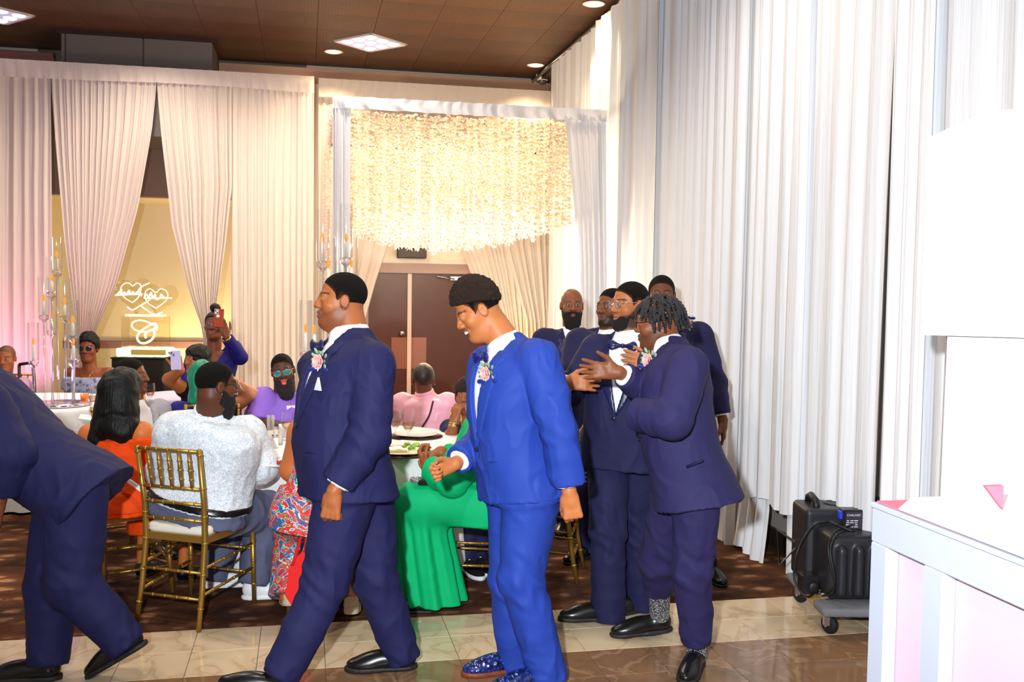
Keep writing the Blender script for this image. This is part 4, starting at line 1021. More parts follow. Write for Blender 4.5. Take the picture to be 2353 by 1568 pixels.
def strand_mesh(ln, seed, step=.036):
    r = random.Random(seed); n = int(ln / step); vs = []; fs = []; prev = None; z_0 = r.uniform(0, step)
    for i in range(n):
        p = np.array([r.uniform(-.004, .004), r.uniform(-.004, .004), -i * step - z_0 - r.uniform(.0, .02)]); a0 = r.uniform(0, 6.28); b0 = len(vs); vs += [p, p + np.array([.003, 0, 0])]
        if prev is not None: fs.append((prev, prev + 1, b0 + 1, b0))
        prev = b0
        for k in range(5):
            a = a0 + k * 1.26 + r.uniform(-.5, .5); d = N(np.array([cos(a), sin(a), r.uniform(-1.6, -.1)])); e = p + d * r.uniform(.026, .044); s_ = np.cross(d, UP) * .022; m_ = e * .6 + p * .4; c = len(vs)
            vs += [m_ + s_, e + np.array([0, 0, -.008]), m_ - s_]; fs.append((b0, c, c + 1, c + 2))
    b = MB(); b.add(vs, fs, True)
    return mesh_raw('flower_strand', b.v, b.f, True)
nst = 66; xa, xb = PY(806, 400, YA)[0], PY(1318, 400, YA)[0]
def low(x):
    q = []
    for px, py in ((804, 540), (850, 556), (930, 572), (1040, 578), (1120, 568), (1210, 549), (1270, 532), (1316, 518)): p = PY(px, py, YA + .08); q.append((p[0], p[2]))
    return float(np.interp(x, [a for a, _ in q], [c for _, c in q]))
for i in range(nst):
    x = xa + (xb - xa) * (i + .5) / nst; z1 = low(x) + rng.uniform(-.015, .03)
    me = strand_mesh(ct - .06 - z1, i); me.materials.append(FLW); o = obj('flower_strand', me, None, can); o.location = Vector((x, YA + .08 + rng.uniform(-.025, .025), ct - .06)) - Vector(can.location)
b = MB()
def clumps(x, y, z0, z1):
    z = z0
    while z > z1:
        a = rng.uniform(0, 6.28); d = np.array([cos(a), sin(a), -.3]) * .028; s_ = np.cross(N(d), UP) * .018; p = np.array([x, y, z]); b.add([p, p + d * .5 + s_, p + d, p + d * .5 - s_], [(0, 1, 2, 3)]); z -= .032
for r in range(1, 14):
    y = YA + .08 + r * (YA2 - YA - .1) / 14
    for i in range(30):
        x = cl + .1 + (cr_ - cl - .25) * (i + rng.uniform(.2, .8)) / 30; clumps(x, y, ct - .06, low(min(max(x, xa), xb)) + .03 + .10 * (r / 13.0) + rng.uniform(-.02, .06) if r < 3 else ct - .45 - rng.uniform(0, .15))
o = b.build('inner_strands', FLW, can); o['kind'] = 'stuff'
b = MB()
for i in range(46):
    y = YA + .05 + (YA2 - YA - .1) * i / 45; clumps(cl - .03, y, ct - .06, low(xa) - .5 - .25 * rng.random())
o = b.build('side_strands', FLP, can); o['kind'] = 'stuff'
lampz = low((xa + xb) / 2) + .12
for k in (-.62, -.2, .2, .6): light('canopy_lamp', 'POINT', ((xa + xb) / 2 + k, YA + .30, lampz - .03), 48, (1.0, .84, .58), .08); light('canopy_lamp', 'POINT', ((xa + xb) / 2 + k, YA + .55, lampz + .62), 11, (1.0, .86, .64), .12)
light('canopy_lamp', 'POINT', ((xa + xb) / 2, YA + .9, ct - .7), 45, (1.0, .84, .60), .15)
# ------------------------------------------------------------------ furniture
def bamboo(b, pts, r, n=10, nodes=(), rr=1.28):
    b.tube(pts, r, n); pts = [np.asarray(p, float) for p in pts]; seg = [np.linalg.norm(pts[i + 1] - pts[i]) for i in range(len(pts) - 1)]; L = sum(seg)
    for t in nodes:
        s = t * L; i = 0
        while i < len(seg) - 1 and s > seg[i]: s -= seg[i]; i += 1
        q = N(pts[i + 1] - pts[i]); p = pts[i] + q * s; rad = (r if np.isscalar(r) else r[i] + (r[i + 1] - r[i]) * s / seg[i]); b.tube([p - q * .006, p - q * .002, p + q * .002, p + q * .006], [rad * 1.02, rad * rr, rad * rr, rad * 1.02], n)
def make_chair():
    t = empty('chiavari_chair', (0, 0, 0))
    def pc(nm, f, m=GOLD): b = MB(); f(b); return b.build(nm, m, t)
    for sx in (-1, 1):
        pc('back_post', lambda b: bamboo(b, [(sx * .182, -.275, 0), (sx * .176, -.235, .20), (sx * .172, -.205, .44), (sx * .174, -.215, .62), (sx * .180, -.265, .905)], [.0125, .0145, .016, .0145, .0125], 10, (.12, .3, .47, .62, .78, .97)))
        pc('leg', lambda b: bamboo(b, [(sx * .198, .205, 0), (sx * .193, .195, .43)], [.0115, .0145], 10, (.25, .55, .8, .98)))
    pc('seat', lambda b: b.prism([(-.188, -.215, .425), (.188, -.215, .425), (.212, .208, .425), (.19, .222, .425), (-.19, .222, .425), (-.212, .208, .425)], (0, 0, .035)))
    b = MB(); sd = SD(.022); sd.box((0, .0, .478), (.188, .205, .028), None, .024); o = sd.build('cushion', CUSH, t)
    for z, y, w_ in ((.895, -.264, .178), (.70, -.230, .174), (.62, -.216, .172), (.535, -.209, .170)): pc('back_rail', lambda b: bamboo(b, [(-w_, y, z), (w_, y, z)], .009, 8, (.14, .32, .5, .68, .86)))
    for i in range(5):
        x = -.116 + .058 * i; pc('spindle', lambda b: bamboo(b, [(x, -.231, .70), (x * 1.01, -.248, .80), (x * 1.03, -.264, .89)], [.0075, .0105, .007], 8, (.25, .5, .75)))
    for z in (.17, .30):
        for sx in (-1, 1): pc('stretcher', lambda b: bamboo(b, [(sx * (.177), -.237 + .02 * (z - .2), z), (sx * .195, .199, z + .03)], .008, 8, (.2, .4, .6, .8)))
        pc('stretcher', lambda b: bamboo(b, [(-.176, -.243 + .1 * (z - .17), z - .02), (.176, -.243 + .1 * (z - .17), z - .02)], .008, 8, (.2, .4, .6, .8)))
        pc('stretcher', lambda b: bamboo(b, [(-.194, .20, z + .0), (.194, .20, z + .0)], .008, 8, (.2, .4, .6, .8)))
    return t
chair0 = make_chair(); nchair = [0]
def chair(p, F, label, sc=1.0):
    o = chair0 if nchair[0] == 0 else copy_tree(chair0); nchair[0] += 1
    o.location = (p[0], p[1], 0); o.rotation_euler = (0, 0, atan2(F[1], F[0]) - pi / 2); o.scale = (sc,) * 3
    return tag(o, label, 'chair', 'gold chiavari chairs')
def chair_rear(pl, pr, label):
    """from the floor points of the rear feet in the photograph (left, right as seen from behind)"""
    a, c = G(*pl), G(*pr); X = N(c - a); F = np.array([-X[1], X[0], 0]); o = chair((a + c) / 2 + F * .275, F, label, float(np.linalg.norm(c - a)) / .364); return o
chair_rear((315, 1433), (458, 1452), 'gold bamboo-style chair seen from behind under the man in the patterned shirt')
chair(G(292, 1345), yawv(-215), 'gold bamboo-style chair under the woman in orange')
chair(G(1075, 1352), yawv(82), 'gold bamboo-style chair under the woman in the green dress')
chair(G(735, 1372), yawv(165), 'gold bamboo-style chair under the woman in the floral dress')
chair(G(1232, 1315), yawv(100), 'gold bamboo-style chair hidden behind the bright blue suit, one leg showing')
def far_chair(px, py, d, yaw, label): p = P(px, py, d); return chair(p, yawv(yaw), label)
far_chair(398, 905, 9.5, 20, 'small gold chair back in front of the black ice stand')
far_chair(338, 945, 7.5, -60, 'gold chair back just right of the woman in orange')

def table(c, r, label, hem=.02, mat_=WHITE, h=.762, nf=18, seed=0, cat='table', zsq=0):
    t = empty('round_table', (c[0], c[1], 0), label, cat)
    b = MB(); b.lathe((c[0], c[1], 0), [(r - .004, h - .03), (r, h - .026), (r, h - .004), (r - .006, h - .001)], 48); b.build('tabletop', mat('table_wood', (150, 120, 90), .6), t)
    for k in range(4):
        a = pi / 4 + k * pi / 2; b = MB(); b.tube([(c[0] + cos(a) * r * .55, c[1] + sin(a) * r * .55, 0), (c[0] + cos(a) * r * .5, c[1] + sin(a) * r * .5, h - .03)], .016, 8); b.build('leg', STEEL, t)
    rg = random.Random(seed); vs = []; F = []; n = 144; ph = [rg.uniform(0, 6.28) for _ in range(4)]
    prof = [(0, .0), (.5, 0), (.9, 0), (1.0, .0), (1.012, .012), (1.02, .04)] + [(1.025 + .03 * k / 8, .04 + (h - .04 - hem) * k / 8) for k in range(1, 9)]
    for j, (q, dz) in enumerate(prof):
        for i in range(n):
            a = 2 * pi * i / n; g = max(0, dz - .03) / h; w_ = .035 * g * (sin(nf * a + ph[0] + .5 * sin(3 * a)) + .4 * sin(nf * 2.3 * a + ph[1])); rr = r * q + w_; vs.append((c[0] + rr * cos(a), c[1] + rr * sin(a), h + .004 - dz))
    for j in range(len(prof) - 1):
        for i in range(n): F.append((j * n + i, j * n + (i + 1) % n, (j + 1) * n + (i + 1) % n, (j + 1) * n + i))
    F = np.array(F)[n:]; me = None
    b = MB(); b.v = vs; b.f = [tuple(f) for f in F[:, ::-1]] + [tuple(n + i for i in range(n))]; b.sm = [True] * len(b.f)
    o = b.build('tablecloth', mat_, None); tag(o, label.replace('round table', 'round tablecloth'), 'tablecloth'); return t
T1 = G(812, 1012, .766); T2 = G(60, 925, .766); T3 = G(428, 908, .766)
LAV = mat('lavender_cloth', (206, 192, 214), .8)
table(T1, .73, 'white-draped round table the patterned-shirt man leans on', seed=1)
table(T2, .75, 'white-draped round table under the left candelabra', seed=2)
table(T3, .42, 'pale lavender draped round table in front of the ice sculpture', mat_=LAV, seed=3)
TZ = .7665
def on(px, py, dz=0): return G(px, py, TZ) + UP * dz

# candelabra
CANDLE = mat('candle_wax', (246, 240, 226), .5, emit=((255, 235, 200), .12)); FLAME = mat('candle_flame', (190, 90, 20), .5, emit=((255, 150, 40), 1.1))
CRYS = glass_mat('crystal', (252, 250, 252), .16, .05); VGLASS = glass_mat('violet_crystal', (214, 190, 246), .25, .04)
def candelabra(base, d, arms, label, lower=True):
    t = empty('candelabra', base, label, 'candelabra')
    b = MB(); b.lathe(base, [(.225, 0), (.235, .006), (.235, .018), (.22, .024), (.03, .026)], 36); b.build('base', mat('mirror_base', (215, 215, 220), .12, .9), t)
    for k, (px, cy, fy, gy) in enumerate(arms):
        ang = k * 2.4; q = P(px, cy, d); q = q + HF * .12 * sin(ang)                # each stem stands on its own spot of the round base
        ft = base + N(np.array([q[0] - base[0], q[1] - base[1], 1e-5])) * min(.20, hypot(q[0] - base[0], q[1] - base[1])); ft[2] = base[2] + .024
        dd = float((q - CC) @ CF); cz = q[2]; fz = P(px, fy, dd)[2]; gz = P(px, gy, dd)[2]
        b = MB(); foot = np.array([q[0], q[1], base[2] + .02]); foot[:2] = ft[:2]
        b.tube([foot, foot + UP * .02, np.array([foot[0], foot[1], base[2] + .10]), np.array([q[0], q[1], cz - .06])], [.02, .012, .0085, .0085], 10)
        st = b.build('stem', CRYS, t)
        b = MB(); b.lathe((q[0], q[1], cz - .06), [(.012, 0), (.016, .012), (.034, .022), (.040, .034), (.038, .06), (.012, .064)], 16); b.build('cup', CRYS, t)
        b = MB(); b.lathe((q[0], q[1], cz + .0), [(.0125, 0), (.012, fz - cz - .045), (.006, fz - cz - .035)], 10); c = b.build('candle', CANDLE, t)
        b = MB(); b.ball((q[0], q[1], fz - .005), (.010, .010, .028), None, 8, 8); b.build('flame', FLAME, c)
        b = MB(); b.lathe((q[0], q[1], cz), [(.040, 0), (.043, .02), (.043, gz - cz)], 18, capb=False, capt=False); b.build('glass_shade', GLASS, t)
    return t
A1 = [(101, 724, 683, 638), (120, 622, 584, 545), (135, 671, 636, 590), (156, 772, 734, 690), (170, 772, 732, 690), (86, 828, 783, 742), (152, 828, 790, 745), (183, 826, 784, 742), (113, 760, 722, 680), (143, 726, 690, 640)]
bC = on(136, 932); candelabra(bC, float((bC - CC) @ CF), A1, 'tall crystal candelabra with many glass shades at left')
A2 = [(742, 602, 545, 480), (790, 592, 545, 468), (763, 655, 605, 546), (801, 655, 603, 545), (704, 808, 752, 690), (727, 810, 755, 692), (775, 700, 650, 600)]
bC = on(757, 1010); candelabra(bC, float((bC - CC) @ CF), A2, 'tall crystal candelabra behind the head of the walking navy groomsman')
light('candle_violet', 'POINT', P(150, 860, 8.0), 6, (.55, .3, 1.0), .05)

# ice sculpture on its black stand
dI = 10.6
def IP(x, y, dd=0): return P(240 + x / 6.535, 620 + y / 6.535, dI + dd)
ICE = glass_mat('carved_ice', (252, 248, 236), .03, .2); FROST = mat('frosted_carving_glow', (255, 250, 225), .6, emit=((255, 246, 205), .55)); FROST2 = mat('lit_ice_base', (255, 250, 228), .5, emit=((255, 244, 200), .9))  # carving emits, standing in for light carried up from the LED base
ib = IP(625, 1300); ist = empty('ice_sculpture', ib, 'carved ice sculpture with two hearts and a script letter C, lit from below', 'ice sculpture')
bxl, bxr = IP(262, 1300), IP(992, 1300); wB = np.linalg.norm(bxr - bxl); HM = np.array([HR, HF, UP])
sd = SD(.012); hB = IP(625, 1165)[2] - ib[2]; sd.box(ib + UP * hB / 2, (wB / 2, .17, hB / 2), HM, .015); sd.build('base_slab', FROST2, ist, disp=lambda v: .008 * (vnoise(v * 30, 2) - .5))
b = MB(); c0 = IP(660, 1240, -.18); b.box(c0, (wB * .35, .008, hB * .28), HM, .004); b.build('base_window', mat('dark_ice', (196, 170, 90), .2), ist)
h1 = IP(625, 690)[2]; w1 = np.linalg.norm(IP(930, 900) - IP(315, 900)); z0 = ib[2] + hB
b = MB(); cc = IP(622, 900); b.box(np.array([cc[0], cc[1], (z0 + h1) / 2]), (w1 / 2, .13, (h1 - z0) / 2), HM, .014); b.build('block', ICE, ist)
b = MB(); b.box(IP(620, 690), (np.linalg.norm(IP(900, 690) - IP(340, 690)) / 2, .07, .012), HM, .004); b.build('ledge', FROST, ist)
for cx, cy, rx, ry, tilt in ((430, 390, 262, 262, .12), (800, 450, 275, 240, -.08)):
    poly = []
    for i in range(40):
        a = 2 * pi * i / 40; x = 16 * sin(a) ** 3; y = 13 * cos(a) - 5 * cos(2 * a) - 2 * cos(3 * a) - cos(4 * a); x, y = x / 16, (y + 2) / 14.5
        x, y = x * cos(tilt) - y * sin(tilt), x * sin(tilt) + y * cos(tilt); poly.append(IP(cx + x * rx, cy - y * ry, -.02))
    b = MB(); b.prism(poly, HF * .07); b.build('heart', ICE, ist)
def icepath(nm, pts, r, dd, m=FROST, closed=False, w_=None):
    q = np.array(pts, float); t = np.arange(len(q)); tt = np.linspace(0, len(q) - 1, len(q) * 5)
    def cr(y):
        m_ = np.gradient(y); i = np.clip(tt.astype(int), 0, len(y) - 2); u = tt - i; return (2*u**3-3*u**2+1)*y[i]+(u**3-2*u**2+u)*m_[i]+(-2*u**3+3*u**2)*y[i+1]+(u**3-u**2)*m_[i+1]
    X_, Y_ = cr(q[:, 0]), cr(q[:, 1]); b = MB(); b.tube([IP(x, y, dd) for x, y in zip(X_, Y_)], r, 6); return b.build(nm, m, ist)
icepath('letter_stroke', [(785, 915), (780, 830), (740, 810), (640, 860), (540, 930), (490, 1010), (520, 1085), (600, 1105), (700, 1060), (750, 980), (730, 905), (660, 925), (610, 985), (625, 1030)], .0125, -.145)
icepath('letter_flourish', [(775, 855), (690, 920), (570, 935), (460, 905), (410, 850), (430, 790), (520, 762), (620, 778), (720, 820), (785, 850)], .0095, -.145)
for nm, pts, r in (('carved_heart', [(420, 495), (300, 420), (240, 300), (290, 215), (370, 205), (425, 245), (480, 205), (540, 230), (540, 330), (500, 425), (420, 495)], .006), ('carved_heart', [(775, 580), (650, 500), (605, 400), (625, 320), (690, 288), (770, 345), (840, 290), (915, 310), (950, 380), (915, 475), (775, 580)], .006),
                   ('carved_curve', [(680, 200), (570, 250), (510, 320), (560, 400)], .007), ('carved_curve', [(340, 560), (420, 605), (530, 545), (640, 480), (690, 440)], .0075), ('carved_curve', [(545, 540), (640, 610), (745, 675), (870, 640)], .0075),
                   ('carved_script', [(180, 380), (230, 330), (260, 300), (240, 370), (300, 340), (330, 380), (370, 310), (385, 375), (430, 330), (450, 375), (500, 330), (560, 365)], .0085), ('carved_script', [(590, 430), (640, 370), (660, 430), (700, 340), (720, 430), (760, 370), (770, 445), (830, 430), (850, 370), (900, 420), (1000, 425)], .0085), ('carved_underline', [(160, 385), (400, 372), (570, 368)], .008), ('carved_underline', [(600, 432), (800, 428), (1010, 425)], .008)): icepath(nm, pts, r, -.035)
t = empty('display_stand', (ib[0], ib[1], 0), 'black cloth-covered display stand under the ice sculpture', 'stand'); BC = mat('black_stand_cloth', (24, 18, 10), .9)
b = MB(); b.box(np.array([ib[0], ib[1], ib[2] / 2]), (wB * .53, .24, ib[2] / 2 - .001), HM, .01); b.build('cloth_cover', BC, t)
b = MB(); b.box(np.array([ib[0], ib[1], ib[2] - .006]), (wB * .55, .25, .006), HM, .003); b.build('top_board', BC, t)

# tableware
def goblet(p, label, s=1.0, wine=None):
    t = empty('water_goblet', p, label, 'glass', 'stemmed glasses on the tables'); b = MB()
    b.lathe(p, [(.036 * s, 0), (.034 * s, .004), (.008 * s, .010), (.006 * s, .03), (.008 * s, .055), (.026 * s, .075), (.038 * s, .10), (.040 * s, .13), (.036 * s, .175 * s)], 20, capt=False); b.build('bowl', GLASS, t)
    b = MB(); b.lathe(p + UP * .072, [(.020 * s, 0), (.033 * s, .024), (.036 * s, .045), (.001, .046)], 18); b.build('water', glass_mat('water', (236, 216, 196), .08), t); return t
goblet(on(660, 1012), 'stemmed glass in front of the purple-shirted man'); goblet(on(938, 1012), 'stemmed glass in front of the pink blouse, right one of the pair', 1.15); goblet(on(908, 1006), 'stemmed glass beside the navy sleeve, left one of the pair', 1.0); goblet(on(214, 945), 'stemmed glass beside the left candelabra', .95); goblet(on(345, 930), 'stemmed glass near the gray-suited man')
def plate(p, r, label, m=PORC, food=None, charger=None):
    t = empty('dinner_plate', p, label, 'plate', 'plates on the near table'); b = MB(); b.lathe(p, [(r * .55, 0), (r * .62, .004), (r * .95, .016), (r, .019), (r * .95, .019), (r * .6, .008), (.001, .007)], 36, capt=False); b.build('dish', m, t)
    if charger: b = MB(); b.lathe(p + UP * .0, [(r * 1.22, .001), (r * 1.24, .004), (.01, .0035)], 36); b.build('charger_rim', charger, t); t.location = Vector(t.location) + Vector((0, 0, .004))
    return t
CHG = mat('charger_brown', (70, 44, 32), .3, .3)
plate(on(955, 1004), .145, 'white plate on dark charger behind the right goblet', charger=CHG); plate(on(925, 1026), .13, 'white plate between the charger and the salad plate'); pl = plate(on(925, 1044), .15, 'plate of salad nearest the green sleeve', mat('salad_plate', (232, 226, 196), .25), charger=CHG)
p = on(640, 1071); plate(p, .12, 'plate with red food left of the tattooed arm')
def food(nm, pts, m, label, cat, sz):
    r = random.Random(len(label)); b = MB()
    for q in pts: b.ball(q + UP * .02, np.array((1, 1, .6)) * sz * r.uniform(.7, 1.2), None, 8, 6)
    return tag(b.build(nm, m), label, cat)
food('lettuce', [on(943, 1038) + np.array([.018 * i, .01 * (i % 2), .012 * (i % 3)]) for i in range(-2, 3)], mat('lettuce_green', (150, 200, 80), .5, bump=(60, .8)), 'green lettuce leaves on the salad plate', 'food', .022)
food('salad_dressing', [on(905, 1044) + np.array([.03 * i, .006 * (i % 2), -.004]) for i in range(-1, 3)], mat('dressing_cream', (226, 214, 150), .4), 'pale salad beside the lettuce', 'food', .024)
food('berry_sauce', [p + np.array([.016 * i, .01 * (i % 3) - .01, 0]) for i in range(-2, 3)], mat('berry_red', (150, 34, 24), .3), 'red food heaped on the plate left of the tattooed arm', 'food', .018)
def shaker(p, label):
    t = empty('salt_shaker', p, label, 'shaker', 'salt and pepper shakers'); b = MB(); b.lathe(p, [(.020, 0), (.022, .01), (.020, .06), (.017, .066)], 14); b.build('jar', mat('shaker_white', (238, 236, 232), .3), t); b = MB(); b.lathe(p + UP * .066, [(.019, 0), (.019, .014), (.010, .022)], 14); b.build('cap', STEEL, t)
shaker(on(612, 1044), 'white shaker nearest the patterned shirt sleeve'); shaker(on(632, 1030), 'shaker behind the white one on the near table')
def tumbler(p, label, h=.11, r=.033):
    b = MB(); b.lathe(p, [(r * .85, 0), (r, h), (r * .92, h), (r * .8, .008)], 18, capt=True); return tag(b.build('tumbler', GLASS), label, 'glass')
tumbler(on(640, 1022), 'clear tumbler between the shakers and the tattooed arm'); tumbler(on(622, 1012), 'tall clear vase glass near the purple shirt', .16, .026); tumbler(on(592, 1004), 'small tumbler by the watch wrist', .09, .03)
p = on(226, 958); t = empty('water_pitcher', p, 'clear water pitcher beside the black-haired woman', 'pitcher'); b = MB(); b.lathe(p, [(.055, 0), (.065, .04), (.062, .14), (.05, .19), (.06, .24)], 24, capt=False); b.build('body', GLASS, t); b = MB(); b.tube([p + UP * .21 + HR * .055, p + UP * .20 + HR * .11, p + UP * .10 + HR * .11, p + UP * .06 + HR * .062], .007, 8); b.build('handle', GLASS, t)
p = on(194, 925); b = MB(); b.lathe(p, [(.03, 0), (.034, .07), (.001, .07)], 16); tag(b.build('juice_glass', mat('orange_drink', (226, 120, 30), .2)), 'short orange drink behind the left candelabra', 'drink')
def napkin(pts, label, th=.006, m=WHITE): b = MB(); b.prism(pts, UP * th); return tag(b.build('napkin', m), label, 'napkin')
napkin([on(640, 992), on(690, 985), on(694, 1000), on(650, 1006)], 'folded white napkin in front of the purple shirt', .05)
napkin([on(185, 955), on(235, 962), on(225, 972), on(180, 966)], 'white napkin on the left table edge', .012)
# metal handrail at far left
b = MB(); b.tube([P(44, 838, 8.8), P(70, 834, 8.8), P(76, 842, 8.8), P(79, 880, 8.8), np.array([*P(79, 880, 8.8)[:2], 0])], .014, 8); b.tube([P(44, 838, 8.8), np.array([*P(44, 838, 8.8)[:2], 0])], .014, 8); tag(b.build('handrail', mat('dark_rail', (40, 18, 20), .4)), 'dark metal rail standing at far left by the pink drape', 'rail')

# ------------------------------------------------------------------ right side: dolly with machine, booth, covered loudspeaker
DA, DB = G(1893, 1408, .13), G(1812, 1325, .13); dv = N(DB - DA); dx = np.array([dv[1], -dv[0], 0]); DL = np.linalg.norm(DB - DA); DW = .50; DMx = np.array([dx, dv, UP])
dc = (DA + DB) / 2 + dx * DW / 2
t = empty('furniture_dolly', (dc[0], dc[1], 0), 'wooden dolly with gray carpeted ends and black casters', 'dolly')
WOOD = mat('dolly_wood', (196, 150, 84), .5, bump=(40, .2, (1, 8, 1))); GCP = mat('gray_carpet', (120, 120, 124), .95, bump=(300, .6))
for s_ in (0, 1): b = MB(); b.box(DA + dv * DL / 2 + dx * (.03 + s_ * (DW - .06)) - UP * .012, (.03, DL / 2, .012), DMx, .003); b.build('side_rail', WOOD, t)
for k in (0, 1): 
    sd = SD(.012); c = DA + dv * (.07 if k == 0 else DL - .07) + dx * DW / 2; sd.box(c, (DW / 2 + .01, .09, .022), DMx, .012); sd.build('carpeted_end', GCP, t)
for k in (.06, DL - .06):
    for s_ in (.05, DW - .05):
        c = DA + dv * k + dx * s_; w_ = np.array([c[0], c[1], .05]) - dx * .0
        b = MB(); b.lathe(w_ - N(dx + dv * .5) * .015, [(.02, 0), (.046, .002), (.05, .008), (.05, .022), (.046, .028), (.02, .030)], 22, N(dx + dv * .5)); cs = b.build('caster', RUBBER, t)
        b = MB(); b.box(w_ + UP * .058, (.035, .03, .004), DMx); b.box(w_ + UP * .03 - N(dx + dv * .5) * .022, (.014, .014, .032), DMx); b.lathe(w_ - N(dx + dv * .5) * .020, [(.013, 0), (.013, .008), (.006, .012)], 10, -N(dx + dv * .5)); b.build('bracket', STEEL, cs)
MCH = mat('machine_black', (40, 41, 46), .42, spec=.5, var=.35); mz = .153
cA = DA + dv * .10 + dx * .03; MH = .36
t2 = empty('fog_machine', (*(cA + dv * .28 + dx * .25)[:2], mz), 'black molded fog machine with coiled cables riding on the dolly', 'machine')
sd = SD(.009); sd.box(cA + dv * .17 + dx * .22 + UP * (mz - .13 + .17), (.19, .15, .17), DMx, .03, .03)
sd.box(cA + dv * .42 + dx * .22 + UP * (mz - .13 + .21), (.235, .14, .21), DMx, .025, .02)
for k in range(4): sd.rc(cA + dv * .005 + dx * (.09 + k * .09) + UP * .07, cA + dv * .005 + dx * (.09 + k * .09) + UP * .29, .028, .024, .02)
sd.build('body', MCH, t2)
tp = cA + UP * (mz - .13 + .42)
b = MB(); b.tube([tp + dv * .50 + dx * .06 - UP * .02, tp + dv * .49 + dx * .06 + UP * .03, tp + dv * .45 + dx * .06 + UP * .045, tp + dv * .36 + dx * .06 + UP * .03, tp + dv * .34 + dx * .06 - UP * .02], .02, 10); b.build('handle', BLACK, t2)
b = MB(); b.lathe(tp + dv * .45 + dx * .20, [(.07, 0), (.07, .004), (.055, .006), (.05, .002), (.001, .002)], 24); b.build('fill_ring', BLACK, t2)
b = MB(); b.lathe(tp + dv * .36 + dx * .40, [(.02, 0), (.02, .02), (.035, .025), (.035, .05), (.028, .055)], 18); b.build('fill_cap', BLACK, t2)
cb = tp + dv * .21 + dx * .25 - UP * .03
b = MB(); b.box(cb, (.10, .04, .055), DMx, .006); ctl = b.build('control_box', mat('control_black', (30, 28, 34), .35), t2)
b = MB(); b.box(cb - dx * .105 + UP * .02, (.008, .02, .022), DMx, .003); b.build('blue_power_inlet', mat('blue_socket', (40, 70, 220), .4), t2)
b = MB(); b.box(cb - dv * .0415, (.088, .0012, .046), DMx); pln = b.build('label_plate', mat('label_dark', (52, 46, 60), .5), t2)
def text(s_, p, X, Y, size, m, par, nm='lettering', align='LEFT'):
    cu = bpy.data.curves.new(nm, 'FONT'); cu.body = s_; cu.size = size; cu.extrude = .0004; cu.align_x = align; tmp = bpy.data.objects.new('tmp', cu); COL.objects.link(tmp); bpy.context.view_layer.update(); me = bpy.data.meshes.new_from_object(tmp.evaluated_get(bpy.context.evaluated_depsgraph_get())); bpy.data.objects.remove(tmp); me.materials.clear(); me.materials.append(m); o = bpy.data.objects.new(nm, me); COL.objects.link(o)
    Z = np.cross(X, Y); off = np.zeros(3); q = par
    while q is not None: off += np.array(q.location); q = q.parent
    o.matrix_local = Matrix(((X[0], Y[0], Z[0], p[0] - off[0]), (X[1], Y[1], Z[1], p[1] - off[1]), (X[2], Y[2], Z[2], p[2] - off[2]), (0, 0, 0, 1))); o.parent = par; o.matrix_parent_inverse = Matrix.Identity(4); return o
LTX = mat('label_white', (225, 220, 230), .5)
text('CHAUVET', cb - dv * .0432 - dx * .084 + UP * .022, dx, UP, .0165, LTX, t2)
b = MB()
for i in range(4):
    for j in range(3): b.box(cb - dv * .043 - dx * (.078 - j * .022) - UP * (.002 + i * .011), (.006 + .002 * ((i + j) % 3), .0006, .0022), DMx)
b.build('label_print', LTX, t2)
b = MB(); b.box(DA + dv * .33 + dx * .02 + UP * .055, (.045, .05, .05), DMx, .006); b.lathe(DA + dv * .27 + dx * .03 + UP * .05, [(.03, 0), (.03, .015), (.02, .02)], 14, -dv); jb = b.build('junction_box', BLACK, t2)
b = MB(); bp = cA + dv * .30 + dx * .0; b.tube([bp + UP * .28 + dx * .05, bp + UP * .26 - dx * .07, bp + UP * .30 - dx * .14 + dv * .1, bp + UP * .10 - dx * .12 + dv * .1, bp + UP * .24 - dx * .05], .008, 6); b.box(bp + UP * .25 - dx * .02, (.05, .012, .02), DMx); b.build('bracket', mat('dark_steel', (70, 62, 58), .35, .8), t2)
def spl(pts, n=6):
    q = np.array(pts); m = np.gradient(q, axis=0); out = []
    for i in range(len(q) - 1):
        for u in np.linspace(0, 1, n, endpoint=False): out.append((2*u**3-3*u**2+1)*q[i]+(u**3-2*u**2+u)*m[i]+(-2*u**3+3*u**2)*q[i+1]+(u**3-u**2)*m[i+1])
    return out + [q[-1]]
def cab(pxs, nm='cable'): b = MB(); b.tube(spl([P(*q) for q in pxs]), .0058, 6); return b.build(nm, BLACK, t2)
dM = float((DA + dv * .25 - CC) @ CF)
cab([(1905, 1200, dM + .1), (1868, 1210, dM + .05), (1835, 1260, dM), (1824, 1315, dM), (1832, 1350, dM - .02), (1855, 1372, dM - .05), (1868, 1365, dM)])
cab([(1905, 1200, dM + .05), (1925, 1208, dM - .1), (1960, 1222, dM - .15)])
cab([(1962, 1205, dM - .05), (1920, 1222, dM - .15), (1903, 1260, dM - .2), (1913, 1320, dM - .22), (1917, 1345, dM - .2), (1903, 1362, dM - .12), (1885, 1360, dM - .02)])
cab([(1966, 1220, dM - .1), (1930, 1225, dM - .16), (1908, 1262, dM - .24), (1918, 1330, dM - .26), (1912, 1365, dM - .2), (1890, 1370, dM - .06)])

